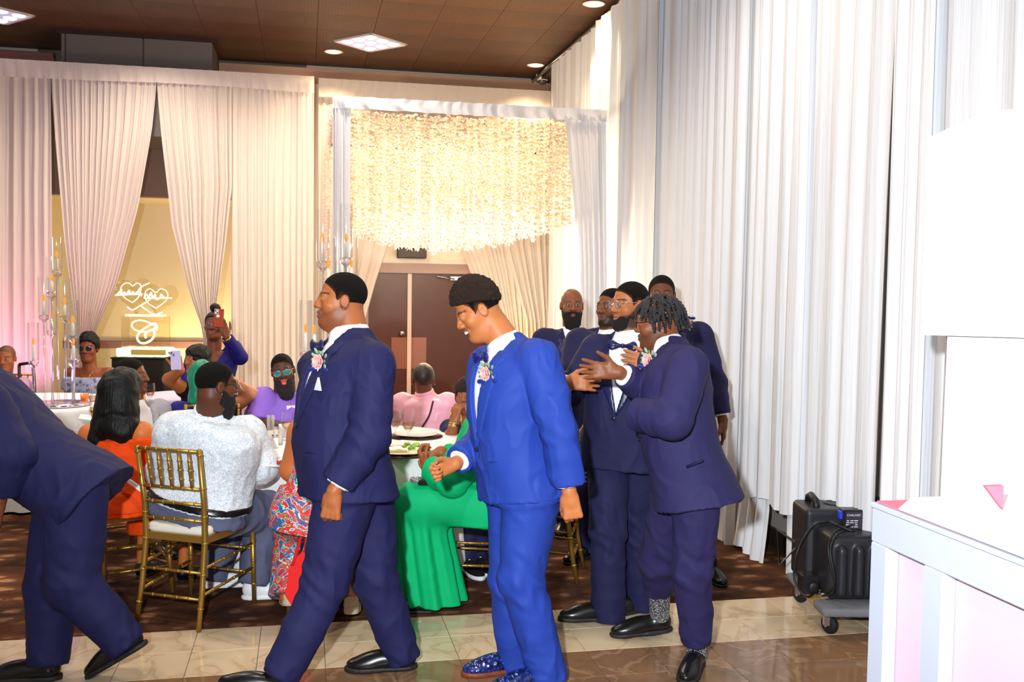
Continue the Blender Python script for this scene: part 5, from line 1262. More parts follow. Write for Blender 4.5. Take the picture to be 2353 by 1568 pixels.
# white framed booth
BWH = mat('booth_white', (184, 190, 206), .55); SCRIM = mat('booth_scrim', (218, 184, 198), .8); PINK = mat('pink_runner', (222, 118, 138), .8)  # white frame dimmed, white scrim pinked in base colour for the light they get
BH = 1.12; K = G(2004, 1157, BH); A_ = G(2353, 1292, BH); B_ = G(2150, 1131, BH); u = N(A_ - K); w = N(B_ - K); un = np.array([u[1], -u[0], 0]); 
if un @ CF > 0: un = -un
LEN = 1.7; WD = .62; vv = -un
t = empty('booth', (*(K + u * LEN / 2 + vv * WD / 2)[:2], 0), 'white framed booth with sheer panels at lower right', 'booth'); BM = np.array([u, vv, UP])
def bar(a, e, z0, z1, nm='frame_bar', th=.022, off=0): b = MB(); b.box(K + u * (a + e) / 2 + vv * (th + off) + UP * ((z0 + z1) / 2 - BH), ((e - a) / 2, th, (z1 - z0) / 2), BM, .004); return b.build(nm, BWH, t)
def atu(px, z=BH):     # distance along the front at a pixel column
    lo_, hi_ = 0, 1.6
    for _ in range(40):
        m_ = (lo_ + hi_) / 2; q = K + u * m_ - CC; zz = q @ CF
        if W / 2 + FPX * (q @ CR) / zz < px: lo_ = m_
        else: hi_ = m_
    return lo_
u1, u2, u3 = atu(2040), atu(2124), atu(2170)
zt = BH - .115
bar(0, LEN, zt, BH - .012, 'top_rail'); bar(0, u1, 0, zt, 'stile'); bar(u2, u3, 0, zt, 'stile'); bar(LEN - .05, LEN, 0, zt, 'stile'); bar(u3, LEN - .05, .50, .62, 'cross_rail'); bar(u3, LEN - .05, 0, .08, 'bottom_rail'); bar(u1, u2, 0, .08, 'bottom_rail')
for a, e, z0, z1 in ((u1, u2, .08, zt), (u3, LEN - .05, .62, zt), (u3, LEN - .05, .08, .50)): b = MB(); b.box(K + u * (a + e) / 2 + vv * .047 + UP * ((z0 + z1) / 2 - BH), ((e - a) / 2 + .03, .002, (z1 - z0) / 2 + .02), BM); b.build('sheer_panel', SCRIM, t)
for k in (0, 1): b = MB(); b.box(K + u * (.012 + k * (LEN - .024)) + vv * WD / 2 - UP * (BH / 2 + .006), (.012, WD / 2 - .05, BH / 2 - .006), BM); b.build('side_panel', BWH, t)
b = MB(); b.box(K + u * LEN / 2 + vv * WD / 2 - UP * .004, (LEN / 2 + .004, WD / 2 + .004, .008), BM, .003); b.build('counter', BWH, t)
b = MB(); c = K + UP * .0055; b.prism([c + u * .01 + vv * .01, c + u * .8 + vv * .01, c + u * .8 + vv * .5, c + u * .01 + vv * .5], UP * .004); tag(b.build('table_runner', PINK), 'pink cloth on the booth top showing at the corners', 'runner')
b = MB(); c = K + UP * .010; b.prism([c + u * .13 + vv * .004, c + u * .81 + vv * -.004, c + u * .81 + vv * .40, c + u * .45 + vv * .51, c + u * .0 + vv * .51, c + u * .0 + vv * .13], UP * .004); tag(b.build('top_cloth', WHITE), 'white cloth laid over the pink cloth on the booth', 'cloth')
pa, pb_, pc_ = P(2272, 1123, 2.75), P(2305, 1118, 2.75), P(2305, 1172, 2.75)
b = MB(); cbx = G(2305, 1172, BH + .014); ex_ = N(G(2272, 1172, BH + .014) - cbx); b.prism([cbx, cbx + ex_ * .001 + UP * .07, cbx + ex_ * .055 + UP * .068], HF * .02); tag(b.build('card_corner', PINK), 'pink triangular card corner standing on the booth', 'card')
# covered loudspeaker
dS = 3.55; SPK = cloth_sheer('speaker_cover', (244, 244, 248), .15); 
s0, s1 = P(2116, 770, dS), P(2420, 770, dS); sz1 = P(2116, 320, dS)[2]; sz2 = P(2300, 268, dS)[2]; sw_ = np.linalg.norm(s1 - s0); 
t = empty('covered_loudspeaker', ((s0 + s1) / 2)[:2].tolist() + [0], 'loudspeaker on a stand wrapped in stretched white fabric', 'loudspeaker'); sf = ray(2117, 500) * np.array([1, 1, 0]); SF = N(sf); SR = np.array([SF[1], -SF[0], 0]); SM = np.array([SR, SF, UP]); cen = s0 + SR * sw_ / 2 + SF * .16
prof = [(-sw_ / 2, s0[2]), (sw_ / 2, s0[2]), (sw_ / 2, sz1), (sw_ * .3, sz1 + (sz2 - sz1) * .75), (0.05, sz2), (-sw_ * .1, sz2 - .003), (-sw_ * .3, sz1 + (sz2 - sz1) * .5), (-sw_ / 2, sz1)]
b = MB(); b.prism([np.array([*(cen + SR * x - SF * .16)[:2], z]) for x, z in prof], SF * .32); b.build('cover', SPK, t)
px0 = P(2166, 1000, dS); xo = (px0 - s0) @ SR - sw_ / 2
b = MB(); zb_ = s0[2] - .004
ring = lambda z, a, dd: [np.array([*(cen + SR * (q * a) + SF * (r_ * dd))[:2], z]) for q, r_ in ((-1, -1), (1, -1), (1, 1), (-1, 1))]
v8 = ring(zb_, -xo * .97, .11) + ring(.9, -xo * 1.0, .13) + ring(.015, -xo * 1.35, .30)
b.add(v8, [(0, 1, 5, 4), (1, 2, 6, 5), (2, 3, 7, 6), (3, 0, 4, 7), (4, 5, 9, 8), (5, 6, 10, 9), (6, 7, 11, 10), (7, 4, 8, 11), (3, 2, 1, 0)], False); b.build('stand_sleeve', SPK, t)
b = MB(); b.tube([np.array([*cen[:2], 0]), np.array([*cen[:2], zb_])], .02, 8); b.build('pole', BLACK, t)
# ------------------------------------------------------------------ the people
NAVY = cloth_mat('navy_suit', (32, 33, 74), .7); NAVYD = cloth_mat('dark_navy_suit', (32, 32, 68), .7); NAVYP = cloth_mat('purple_navy_suit', (44, 40, 82), .7)
BLUE = cloth_mat('bright_blue_suit', (38, 65, 156), .62); SHIRTW = mat('white_shirt', (240, 241, 246), .7)
BLUESATIN = mat('blue_satin', (22, 34, 110), .3)
SOLE = mat('shoe_sole', (30, 28, 28), .6); SOLEW = mat('white_sole', (235, 235, 235), .5); LACE = mat('black_lace', (12, 12, 12), .6); SOCK = ramp_mat('glitter_sock', 'noise', 160, [(.42, (30, 30, 34)), (.55, (120, 120, 124)), (.62, (200, 200, 205))], .5)
CROC = ramp_mat('blue_croc_leather', 'voronoi', 60, [(0, (44, 70, 150)), (.4, (26, 44, 120)), (.7, (10, 18, 60))], .2, spec=.7, bump=.5)
HAIRS = mat('cropped_hair', (20, 15, 13), .75, spec=.2, bump=(420, .7)); HAIRB = mat('curly_hair', (46, 32, 24), .7, spec=.25, bump=(260, .9)); BEARD = mat('beard_hair', (18, 13, 11), .8, bump=(300, .8)); GREENH = mat('green_hair', (10, 130, 96), .4, spec=.5, bump=(60, .6, (1, 1, .1))); HAIRL = mat('long_black_hair', (10, 9, 9), .5, spec=.3, bump=(90, .7, (1, 1, .10)))
LENSB = mat('blue_mirror_lens', (60, 160, 180), .1, .6); LENSD = mat('dark_lens', (14, 10, 22), .06, spec=.9); GOLDJ = mat('gold_jewelry', (236, 196, 120), .2, 1); CLEARL = glass_mat('spectacle_lens', (255, 255, 255), .0, .25); BLKFR = mat('black_frame', (16, 14, 14), .3)
down, lft = cv(0, -1, 0), cv(-1, 0, 0)
def shoes(R, m, m2, toes, pit=(0, 0), sz=1.02, lace=LACE, ground=0.0, lift=(0, 0), vox=None):
    for i, s in enumerate('lr'): shoe(R["root"], R["L"][s][2], toes[i], m, m2, pit[i], sz=sz, lace=lace, ground=ground + lift[i], vox=.0098 if R["seat"] or R["cvox"] > .0085 else .0066)

# 1 navy groomsman walking left
d1 = GD(780, 1562)
R = person('groomsman in navy suit walking left, white pocket square and pink boutonniere', d1, (784, 690), 76, -2, 0, 1.06, 1.0, nb=(806, 772), pv=(800, 1098), ty=58, sw=.205, tw=1.27, td=1.36, belly=.045, vox=.0042, cvox=.006,
    skin=(164, 94, 52), lip=(132, 74, 64), stubble=((46, 28, 20), .45), neckr=.072,
    arms={'l': {'sh': (858, 838, -.17), 'el': (850, 1000, -.24), 'wr': (768, 1128, -.26), 'D': cv(-.12, -1, -.05), 'N': cv(.2, 0, 1), 'curl': (1.0, 1.45, .9), 'thumb': .3, 's': 1.08}, 'r': {'sh': (735, 850, .14), 'el': (745, 990, .2), 'wr': (760, 1120, .2), 'D': down, 'N': cv(0, 0, -1), 'curl': (1.2, 1.2, .7)}},
    legs={'l': {'hip': (800, 1115, -.09), 'kn': (748, 1342, -.14), 'an': (650, 1546, -.22), 'hem': -.02}, 'r': {'hip': (836, 1115, .09), 'kn': (862, 1330, .08), 'an': (928, 1518, .12), 'hem': .0}}, legr=(.135, .102, .082))
suit(R, NAVY, NAVY, SHIRTW, legr=(.140, .104, .080), hem=-.12, vtop=.062, vbot=.40, sl=(.098, .088, .070), lapw=.062, seed=1, amp=.005)
hair_cap(R['h'], 'hair', R['root'], HAIRF, .003, .0042, fade=(74, 44, 28))
R1 = R; stud(R, -1)
boutonniere(R, T_ := R['T'].pt(-.085, .82, .040), R['T'].Y - R['T'].X * .35, R['T'].X, 1.0)
bowtie(R, R['T'].pt(0, .93, .055), m=SATIN)
b = MB(); T = R['T']; p = T.pt(-.135, .63, .030); b.prism([p - T.X * -.035 , p + T.X * -.035, p + T.Z * .055 + T.X * -.005], T.Y * .008); b.build('pocket_square', SHIRTW, R['root'])
b = MB(); p = T.pt(-.18, .22, .035); q = T.pt(-.10, .215, .035); b.tube([p, q], .006, 8); b.build('pocket_welt', NAVYD, R['root'])
shoes(R, BLKLEATHER, SOLE, (cv(-1, 0, -.05), cv(-1, 0, -.1)), (-.16, .02), 1.10, lift=(.0, 0))

# 2 young man in the bright blue suit, laughing, looking down
d2 = GD(1235, 1566)
R = person('young man in bright blue suit laughing and looking down', d2, (1098, 712), 80, 30, 0, 1.06, .1, nb=(1168, 790), pv=(1200, 1108), ty=62, sw=.21, tw=1.16, td=1.30, belly=.02, vox=.0042, cvox=.006,
    skin=(192, 116, 66), lip=(150, 84, 70), smile=1, open_=1.5, eyeh=.0026, neckr=.062,
    arms={'l': {'sh': (1238, 830, -.17), 'el': (1284, 985, -.24), 'wr': (1308, 1130, -.22), 'D': cv(.18, -1, -.05), 'N': cv(.1, 0, 1), 'curl': (1.0, 1.1, .7), 'thumb': .3, 's': 1.05, 'sl': (.092, .082, .078)}, 'r': {'sh': (1118, 845, .15), 'el': (1112, 1010, .14), 'wr': (1046, 1066, -.05), 'D': cv(-.75, -.25, -.35), 'N': cv(-.3, -.3, -1), 'curl': (.95, 1.2, .8), 's': 1.0}},
    legs={'l': {'hip': (1222, 1125, -.09), 'kn': (1196, 1330, -.10), 'an': (1250, 1518, -.06), 'hem': -.10}, 'r': {'hip': (1184, 1125, .08), 'kn': (1172, 1330, .06), 'an': (1188, 1522, .12), 'hem': -.10}}, legr=(.125, .098, .082), gaze=.1)
suit(R, BLUE, BLUE, SHIRTW, legr=(.130, .100, .084), hem=-.10, vtop=.075, vbot=.30, sl=(.092, .080, .064), lapw=.06, seed=4, amp=.0055)
h = R['h']; R2 = R
hair_cap(h, 'hair', R['root'], HAIRB, .011, .0045, noise=(.012, 95), top=.020, line=lambda y: np.interp(y, [-.14, -.06, 0, .03, .05, .07, .2], [-.03, .015, .045, .052, .058, .064, .10])); hair_cap(h, 'hair_fade', R['root'], HAIRF, .002, .0045, fade=(104, 60, 36))
b = MB(); 
for i in range(8): 
    x = (i - 3.5) * .0062; b.box(h.L(x, .0945 - x * x * 14, -.0620 + abs(x) * .12), (.0029, .003, .0052), h.M, .001)
b.build('teeth', mat('teeth', (244, 240, 234), .2), R['root'])
boutonniere(R, R['T'].pt(-.085, .81, .034), R['T'].Y - R['T'].X * .3, R['T'].X, .95); bowtie(R, R['T'].pt(0, .925, .045), m=BLUESATIN)
T = R['T']; b = MB(); p = T.pt(-.18, .20, .034); q = T.pt(-.09, .20, .034); b.tube([p, q], .004, 8); b.build('pocket_welt', BLUE, R['root'])
b = MB(); w_ = R['A']['l'][2]; 
for k in range(3): b.ball(w_ + UP * (.05 + k * .018) + HR * .066 - HF * .03, .006, None, 8, 6)
b.build('cuff_buttons', mat('navy_button', (20, 20, 40), .3), R['root'])
shoes(R, CROC, mat('tan_sole', (120, 60, 30), .5), (cv(-.92, 0, -.4), cv(-.95, 0, -.3)), (.0, .0), 1.08, lace=None)

# 3 man with clear glasses, navy tuxedo
d4 = GD(1350, 1424)
R = person('bearded man with clear glasses in navy tuxedo and bow tie, hands raised', d4, (1447, 700), 62, 2, 0, 1.04, .5, nb=(1443, 778), pv=(1425, 1035), ty=18, sw=.205, tw=1.12, td=1.15, belly=.02, vox=.0042, cvox=.006,
    skin=(176, 106, 64), lip=(160, 92, 80), stubble=((22, 15, 12), .85), neckr=.062,
    arms={'r': {'sh': (1368, 806, -.02), 'el': (1306, 905, -.06), 'wr': (1298, 880, -.34), 'D': cv(.95, .02, -.15), 'N': cv(.1, -.15, 1), 'curl': (.25, .25, .15), 'spread': .12, 'thumb': .8}, 'l': {'sh': (1512, 806, .0), 'el': (1545, 900, -.05), 'wr': (1508, 838, -.30), 'D': cv(-.95, .2, -.1), 'N': cv(-.1, -.1, 1), 'curl': (.2, .2, .1), 'spread': .10}},
    legs={'r': {'hip': (1396, 1045, 0), 'kn': (1398, 1220, -.02), 'an': (1398, 1388, 0), 'hem': -.10}, 'l': {'hip': (1462, 1045, .05), 'kn': (1466, 1220, .12), 'an': (1470, 1376, .16)}}, legr=(.110, .092, .084))
suit(R, NAVYD, SATIN, SHIRTW, legr=(.115, .094, .088), hem=-.16, vtop=.085, vbot=.32, sl=(.084, .074, .062), lapw=.05, seed=7, notch=False)
hair_cap(R['h'], 'hair', R['root'], HAIRF, .003, .0045, fade=(80, 48, 30)); beard(R['h'], R['root'], mat('short_beard', (26, 18, 15), .85, bump=(420, .8)), .004, .0042, .0015, .5, low=.012); glasses(R, CHROME, CLEARL, .023, .019, .100); bowtie(R, R['T'].pt(.0, .93, .045), m=SATIN, w=.062)
hair_cap(R['h'], 'beard_stubble', R['root'], BEARD, .002, .0045, line=lambda y: y * 0 - 1) if False else None
shoes(R, BLKLEATHER, SOLE, (cv(-.8, 0, -.5), cv(-1, 0, -.1)), (0, 0), 1.1)

# 4 man with braided twists, back toward the camera
d5 = GD(1592, 1564)
R = person('man with short braided twists in purple-navy suit leaning into a hug', d5, (1512, 742, .14), 104, 6, 0, 1.0, .3, nb=(1540, 798, .10), pv=(1590, 1098, .06), ty=100, sw=.20, tw=1.10, td=1.22, belly=.03, vox=.0042, cvox=.006,
    skin=(134, 78, 46), lip=(110, 60, 52), stubble=((30, 20, 16), .5), neckr=.060,
    arms={'l': {'sh': (1582, 848, -.12), 'el': (1545, 965, -.20), 'wr': (1462, 952, -.06), 'D': cv(.12, -.05, 1), 'N': cv(1, 0, 0), 'curl': (.4, .4, .3), 'sl': (.092, .084, .074), 'cuff': .0}, 'r': {'sh': (1508, 838, .26), 'el': (1505, 905, .16), 'wr': (1422, 856, .02), 'D': cv(-1, .08, -.05), 'N': cv(-.05, .1, -1), 'curl': (.12, .15, .1), 'spread': .16, 'thumb': .95}},
    legs={'l': {'hip': (1600, 1120, -.05), 'kn': (1592, 1305, .02), 'an': (1600, 1494, .17), 'hem': .05}, 'r': {'hip': (1556, 1118, .14), 'kn': (1514, 1288, .34), 'an': (1516, 1408, .56), 'hem': .17}}, legr=(.115, .090, .070))
suit(R, NAVYP, NAVYP, SHIRTW, legr=(.112, .094, .072), hem=-.20, vtop=.07, vbot=.36, sl=(.090, .078, .064), seed=9, flare=.085, sock=False)
h = R['h']; sd = SD(.0045); rg = random.Random(3)
for i in range(150):
    z = 1 - (i + .5) / 150 * 1.25; a = i * 2.399963; rr = sqrt(max(0, 1 - z * z)); x, y, zz = .080 * rr * cos(a), -.013 + .100 * rr * sin(a), .032 + .090 * z
    if zz < HL(np.array(y)) + .008: continue
    p = h.L(x, y, zz); n_ = N(h.X * x / .08 + h.F * (y + .013) / .1 * .9 + h.U * z * .9); ln = .050 + .022 * rg.random() if zz < .10 else .05
    q = p; dr = N(n_ * .5 - h.U * .15 + h.X * x * 3 + h.F * rg.uniform(-.4, .2)); w0 = .0085
    for k in range(4):
        dr = N(dr + (-h.U * (.55 + .15 * k)) - (0 if k else 0)); e = q + dr * ln / 4
        lo_ = h.loc(e[None])[0]; m_ = sqrt((lo_[0] / .083) ** 2 + ((lo_[1] + .013) / .103) ** 2 + ((lo_[2] - .032) / .093) ** 2)
        if m_ < 1 and lo_[2] > -.05: e = h.L(lo_[0] / m_, (lo_[1] + .013) / m_ - .013, (lo_[2] - .032) / m_ + .032)
        sd.rc(q, e, w0, w0 * .9, .002); w0 *= .9; q = e
sd.build('hair', mat('twisted_hair', (34, 32, 34), .4, spec=.5, bump=(240, .6)), R['root'], disp=lambda v: .0016 * np.sin(v[:, 2] * 520 + v[:, 0] * 160), smooth=0)
glasses(R, BLKFR, None, .022, .018, .100); boutonniere(R, P(1490, 828, d5 + .02), cv(-.75, .1, -.6), R['T'].X, .95)
T = R['T']; b = MB(); b.tube([T.pt(-.16, .10, .045, True) * .25 + (T.p + T.Z * T.L * .12 - T.X * (T.at(.12)[0] + .055) + T.Y * .06) * .75, T.p + T.Z * T.L * .15 - T.X * (T.at(.12)[0] + .058) - T.Y * .06], .006, 8); b.build('pocket_welt', NAVY, R['root'])
for s in 'lr': g = R['L'][s]; sd = SD(.005); sd.rc(g[2] - UP * .02, g[2] + N(g[1] - g[2]) * .17, .050, .054, .01, flat=True); sd.build('sock', SOCK, R['root'])
shoes(R, BLKLEATHER, SOLE, (cv(-.40, 0, -1), cv(-1, 0, -.12)), (0, .08), 1.08)

# 5-7 men at the back of the huddle
d6 = GD(1325, 1222)
R = person('bald man with full black beard standing at the back in navy suit', d6, (1314, 702), -3, 0, 0, 1.04, .5, nb=(1315, 762), ty=5, sw=.21, tw=1.12, vox=.0062, cvox=.014, skin=(132, 78, 50), lip=(140, 80, 70), neckr=.062,
    pv=(1317, 985), arms={'r': {'el': (1238, 880), 'wr': (1245, 960), 'D': down, 'N': cv(1, 0, 0)}, 'l': {'el': (1392, 880), 'wr': (1388, 960), 'D': down, 'N': cv(-1, 0, 0)}}, legs={'l': {'an': (1325, 1190)}, 'r': {'an': (1296, 1190)}})
suit(R, NAVYD, SATIN, SHIRTW, hem=-.2, vtop=.05, vbot=.5, seed=11); beard(R['h'], R['root'], BEARD, .032, .0055, .008, .5, wid=.010)
shoes(R, BLKLEATHER, SOLE, (cv(.1, 0, -1), cv(-.2, 0, -1)), lace=None)
d7 = 6.35
R = person('man in navy suit half hidden behind the man with clear glasses', d7, (1404, 706), 48, 0, 0, 1.05, .6, nb=(1402, 772), pv=(1385, 1000), ty=30, sw=.225, tw=1.3, td=1.2, vox=.0062, cvox=.0125, skin=(118, 68, 40), lip=(120, 66, 58), stubble=((24, 16, 14), .9), neckr=.066,
    arms={'r': {'el': (1305, 900), 'wr': (1310, 990), 'D': down, 'N': cv(1, 0, 0)}, 'l': {'el': (1470, 900), 'wr': (1470, 980), 'D': down, 'N': cv(-1, 0, 0)}})
suit(R, NAVYD, SATIN, SHIRTW, hem=-.25, vtop=.06, vbot=.42, sl=(.095, .085, .065), seed=12, bow=True); hair_cap(R['h'], 'hair', R['root'], HAIRF, .003, .0055, fade=(56, 36, 26)); shoes(R, BLKLEATHER, SOLE, (cv(-.5, 0, -1), cv(-.8, 0, -1)), lace=None)
d8 = GD(1632, 1326)
R = person('tall man in navy suit behind the braided man, arm hanging at right', d8, (1520, 679), 8, 0, 0, 1.06, .3, nb=(1530, 752), pv=(1540, 1000), ty=0, sw=.215, tw=1.2, vox=.0062, cvox=.0108, skin=(104, 58, 34), lip=(110, 60, 52), neckr=.064,
    arms={'r': {'el': (1455, 880), 'wr': (1450, 970), 'D': down, 'N': cv(1, 0, 0)}, 'l': {'sh': (1606, 774, 0), 'el': (1640, 880, .02), 'wr': (1661, 966, -.04), 'D': cv(.05, -1, -.05), 'N': cv(-1, 0, .3), 'curl': (.3, .4, .3), 's': 1.05}}, legs={'l': {'hip': (1580, 1015), 'kn': (1604, 1160), 'an': (1624, 1295, 0)}, 'r': {'hip': (1510, 1015), 'kn': (1500, 1160), 'an': (1500, 1295, 0)}})
suit(R, NAVYD, SATIN, SHIRTW, hem=-.22, vtop=.06, vbot=.42, sl=(.090, .078, .060), seed=13, bow=True); hair_cap(R['h'], 'hair', R['root'], HAIRF, .003, .0055, fade=(56, 36, 26))
boutonniere(R, P(1578, 742, d8 - .16), -HF, HR, .8); shoes(R, BLKLEATHER, SOLE, (cv(.25, 0, -1), cv(-.2, 0, -1)), lace=None)

# 8 bending groomsman at the left edge
d0 = GD(300, 1552)
R = person('groomsman in navy suit bending forward at the left edge of the room', d0, (-170, 930, 0), 92, 55, 0, 1.04, .3, nb=(-95, 872), pv=(166, 1108), ty=88, sw=.20, tw=1.16, td=1.22, belly=.03, vox=.006, cvox=.007, skin=(120, 68, 40), neckr=.06,
    arms={'l': {'sh': (-34, 930, -.2), 'el': (26, 1045, -.24), 'wr': (-2, 1150, -.22), 'D': cv(-.25, -.9, 0), 'N': cv(.3, 0, 1), 'curl': (.5, .5, .4), 'sl': (.105, .09, .07)}, 'r': {'sh': (-60, 990, .2), 'el': (-20, 1120, .24), 'wr': (-70, 1200, .2), 'D': down, 'N': cv(0, 0, -1)}},
    legs={'l': {'hip': (176, 1128, -.09), 'kn': (166, 1340, -.10), 'an': (288, 1476, -.06), 'hem': -.02}, 'r': {'hip': (150, 1128, .08), 'kn': (122, 1342, .0), 'an': (110, 1540, -.06), 'hem': .02}}, legr=(.150, .115, .085))
suit(R, NAVY, NAVY, SHIRTW, legr=(.138, .115, .086), hem=-.20, vtop=.06, vbot=.4, sl=(.10, .085, .068), seed=15, flare=.06, amp=.006); hair_cap(R['h'], 'hair', R['root'], HAIRF, .003, .006, fade=(56, 36, 26))
shoes(R, BLKLEATHER, SOLE, (cv(-1, 0, .05), cv(-1, 0, -.1)), (.55, .0), 1.08)

# ---------------- seated guests around the near table
PAIS = ramp_mat('patterned_shirt', 'noise', 70, [(.40, (236, 240, 242)), (.50, (222, 230, 236)), (.545, (150, 172, 196)), (.60, (224, 232, 238)), (.72, (240, 242, 244))], .8, detail=3, dist=1.6)
SLATE = cloth_mat('slate_trousers', (92, 96, 122), .75); GREYS = cloth_mat('gray_suit', (156, 156, 162), .75); PURP = cloth_mat('purple_shirt', (142, 104, 206), .7); PINKB = mat('pink_satin', (246, 178, 196), .4, sheen=.2); GREEN = cloth_mat('green_dress', (0, 172, 106), .7); ORANGE = cloth_mat('orange_dress', (240, 74, 8), .7); NAVYB = cloth_mat('navy_blouse', (34, 28, 108), .65); BLK = cloth_mat('black_top', (20, 16, 20), .8); NAVYT = cloth_mat('navy_top', (28, 34, 72), .7)
SNEAK = mat('white_sneaker', (240, 240, 242), .5)
R = person('seated man in white patterned shirt with black belt, back to camera', 5.24, (498, 886, -.1), -128, 4, 0, 1.06, .6, nb=(488, 950, -.04), pv=(452, 1162, 0), ty=-158, sw=.225, tw=1.55, td=1.5, belly=.05, vox=.0056, cvox=.008, skin=(92, 52, 32), lip=(100, 56, 48), neckr=.070,
    arms={'r': {'sh': (566, 1000, .05), 'el': (598, 1072, .12), 'wr': (592, 1022, .42), 'D': cv(0, .2, 1), 'N': cv(-1, 0, 0)}, 'l': {'sh': (402, 1000, -.02), 'el': (378, 1085, .1), 'wr': (450, 1060, .42), 'D': cv(.3, .1, 1), 'N': cv(1, 0, 0)}},
    legs={'r': {'hip': (512, 1178, .05), 'kn': (612, 1176, .30), 'an': (580, 1358, .24), 'hem': .04}, 'l': {'hip': (428, 1178, .05), 'kn': (520, 1185, .5), 'an': (486, 1348, .44), 'hem': .04}}, legr=(.13, .105, .08))
top(R, PAIS, .014, .02, .95, sl=(.110, .098, .075), disp=.007, sc=11, seed=3, collar=True, flare=.0); trousers(R, SLATE, (.140, .115, .085), seed=5, amp=.007, top=.14, off=.006, sock=False, hem=.03)
sd = SD(.007); R['T'].add(sd, .020, .035, .105, .005); sd.build('belt', BLKLEATHER, R['root']); hair_cap(R['h'], 'hair', R['root'], HAIRF, .003, .005, fade=(56, 36, 26)); glasses(R, BLKFR, CLEARL, .022, .018); beard(R['h'], R['root'], BEARD, .03, .005, .007, .6); stud(R, 1)
shoes(R, SNEAK, SOLEW, (cv(.9, 0, .25), cv(.95, 0, .25)), (0, 0), 1.05, lace=None)
b = MB(); w_ = R['A']['r'][2]; b.lathe(w_ - HF * .02, [(.036, -.016), (.039, -.01), (.039, .01), (.036, .016)], 18, HF, False, False); b.build('wristwatch', mat('watch_strap', (20, 20, 24), .4), R['root'])

R = person('seated woman in orange off-shoulder dress with long wavy black hair, back to camera', 5.42, (284, 898), -168, 4, 0, 1.0, 0, nb=(268, 975), pv=(278, 1140), ty=-165, sw=.165, tw=1.12, td=1.15, table=FEM, vox=.0056, cvox=.008, skin=(198, 108, 50), neckr=.05, bare_arms=True, bare_torso=(.4, .97), armr=(.060, .048, .036),
    arms={'l': {'el': (222, 1080, -.02), 'wr': (260, 1110, .25), 'D': cv(.4, 0, 1), 'N': cv(1, 0, 0)}, 'r': {'el': (338, 1072, .06), 'wr': (345, 1075, .32), 'D': cv(.2, 0, 1), 'N': cv(-1, 0, 0)}}, seat=True)
zb = R['nb'][2] - .045
top(R, ORANGE, .014, -.25, .95, sl=(.082, .075, .062), disp=.006, sc=10, seed=4, boat=lambda x, y: (R['T'].L * .80 + .0 * x))
sd = SD(.009)
for s in 'lr': hip, kn, an, g = R['L'][s]; sd.rc(hip, kn, .115, .10, .05); sd.rc(kn, kn - UP * .3, .10, .11, .04, flat=True)
R['T'].add(sd, .02, -.2, .1, .05); sd.build('skirt', ORANGE, R['root'], disp=folds(.006, 9, 2))
def longhair(R, m, pts, noise=(.012, 40), vox=.007, e=.016, name='hair'):
    sd = SD(vox); h = R['h']; h.ell(sd, (0, -.018, .036), (.082 + e, .098 + e, .084 + e), .03)
    for a, b_, ra, rb in pts: sd.rc(h.L(*a), h.L(*b_), ra, rb, .04)
    h.ell(sd, (0, .12, -.05), (.060, .08, .085), .02, 's')
    return sd.build(name, m, R['root'], disp=lambda v: (noise[0] * (vnoise(v * noise[1] * np.array([1, 1, .35]), 3) - .5) + noise[0] * .35 * np.sin(v[:, 2] * 45 + 6 * vnoise(v * 14, 9))).astype(np.float32), smooth=1)
longhair(R, HAIRL, [((.03, -.05, -.02), (.06, -.085, -.22), .085, .07), ((-.03, -.05, -.02), (-.085, -.07, -.26), .085, .062), ((.0, -.07, 0), (0, -.10, -.20), .085, .06), ((-.07, -.04, -.20), (-.12, -.05, -.33), .06, .03), ((.07, -.05, -.18), (.09, -.07, -.30), .06, .03)])
shoes(R, BLKLEATHER, SOLE, (yawv(-165), yawv(-165)), lace=None, sz=.9)
b = MB(); b.prism([P(282, 1098, 5.2), P(300, 1104, 5.2), P(330, 1125, 5.2), P(342, 1130, 5.2), P(335, 1140, 5.2), P(318, 1128, 5.2), P(296, 1112, 5.2)], HF * .012); tag(b.build('napkin', WHITE), 'crumpled white napkin tucked at the orange dress', 'napkin')

R = person('seated man in light gray suit facing right behind the black-haired woman', 6.65, (302, 864), -104, 0, 0, 1.04, .2, nb=(312, 932), ty=-55, sw=.195, tw=1.1, vox=.0062, cvox=.0125, skin=(126, 72, 40), seat=True)
suit(R, GREYS, GREYS, SHIRTW, hem=-.1, vtop=.07, vbot=.3, seed=21); hair_cap(R['h'], 'hair', R['root'], HAIRF, .003, .0055, fade=(56, 36, 26)); shoes(R, BLKLEATHER, SOLE, (yawv(-55), yawv(-55)), lace=None)

T1_ = 0
R = person('seated bearded man in purple shirt and mirrored blue aviators', 7.2, (650, 852), -10, 4, 10, 1.06, .7, nb=(655, 915, .05), ty=-22, sw=.23, tw=1.55, td=1.4, belly=.04, vox=.0048, cvox=.0108, skin=(84, 50, 36), lip=(214, 86, 92), open_=.6, lipw=1.1, neckr=.07, seat=True, eyes=False,
    arms={'r': {'sh': (606, 922, -.02), 'el': (600, 975, -.12), 'wr': (650, 986, -.32), 'D': cv(.9, -.05, -.3), 'N': cv(0, -1, 0)}, 'l': {'sh': (720, 925, 0), 'el': (735, 985, -.1), 'wr': (700, 990, -.3), 'D': cv(-.9, -.05, -.2), 'N': cv(0, -1, 0)}}, armr=(.07, .055, .042), bare_arms=True)
top(R, PURP, .014, -.1, .95, sl=(.105, .095), slen=.95, disp=.006, sc=10, seed=6, collar=True); hair_cap(R['h'], 'hair', R['root'], HAIRF, .003, .005, fade=(56, 36, 26)); beard(R['h'], R['root'], mat('graying_beard', (40, 34, 32), .85, bump=(300, .8)), .05, .005, .006, .7, wid=.012, low=.012)
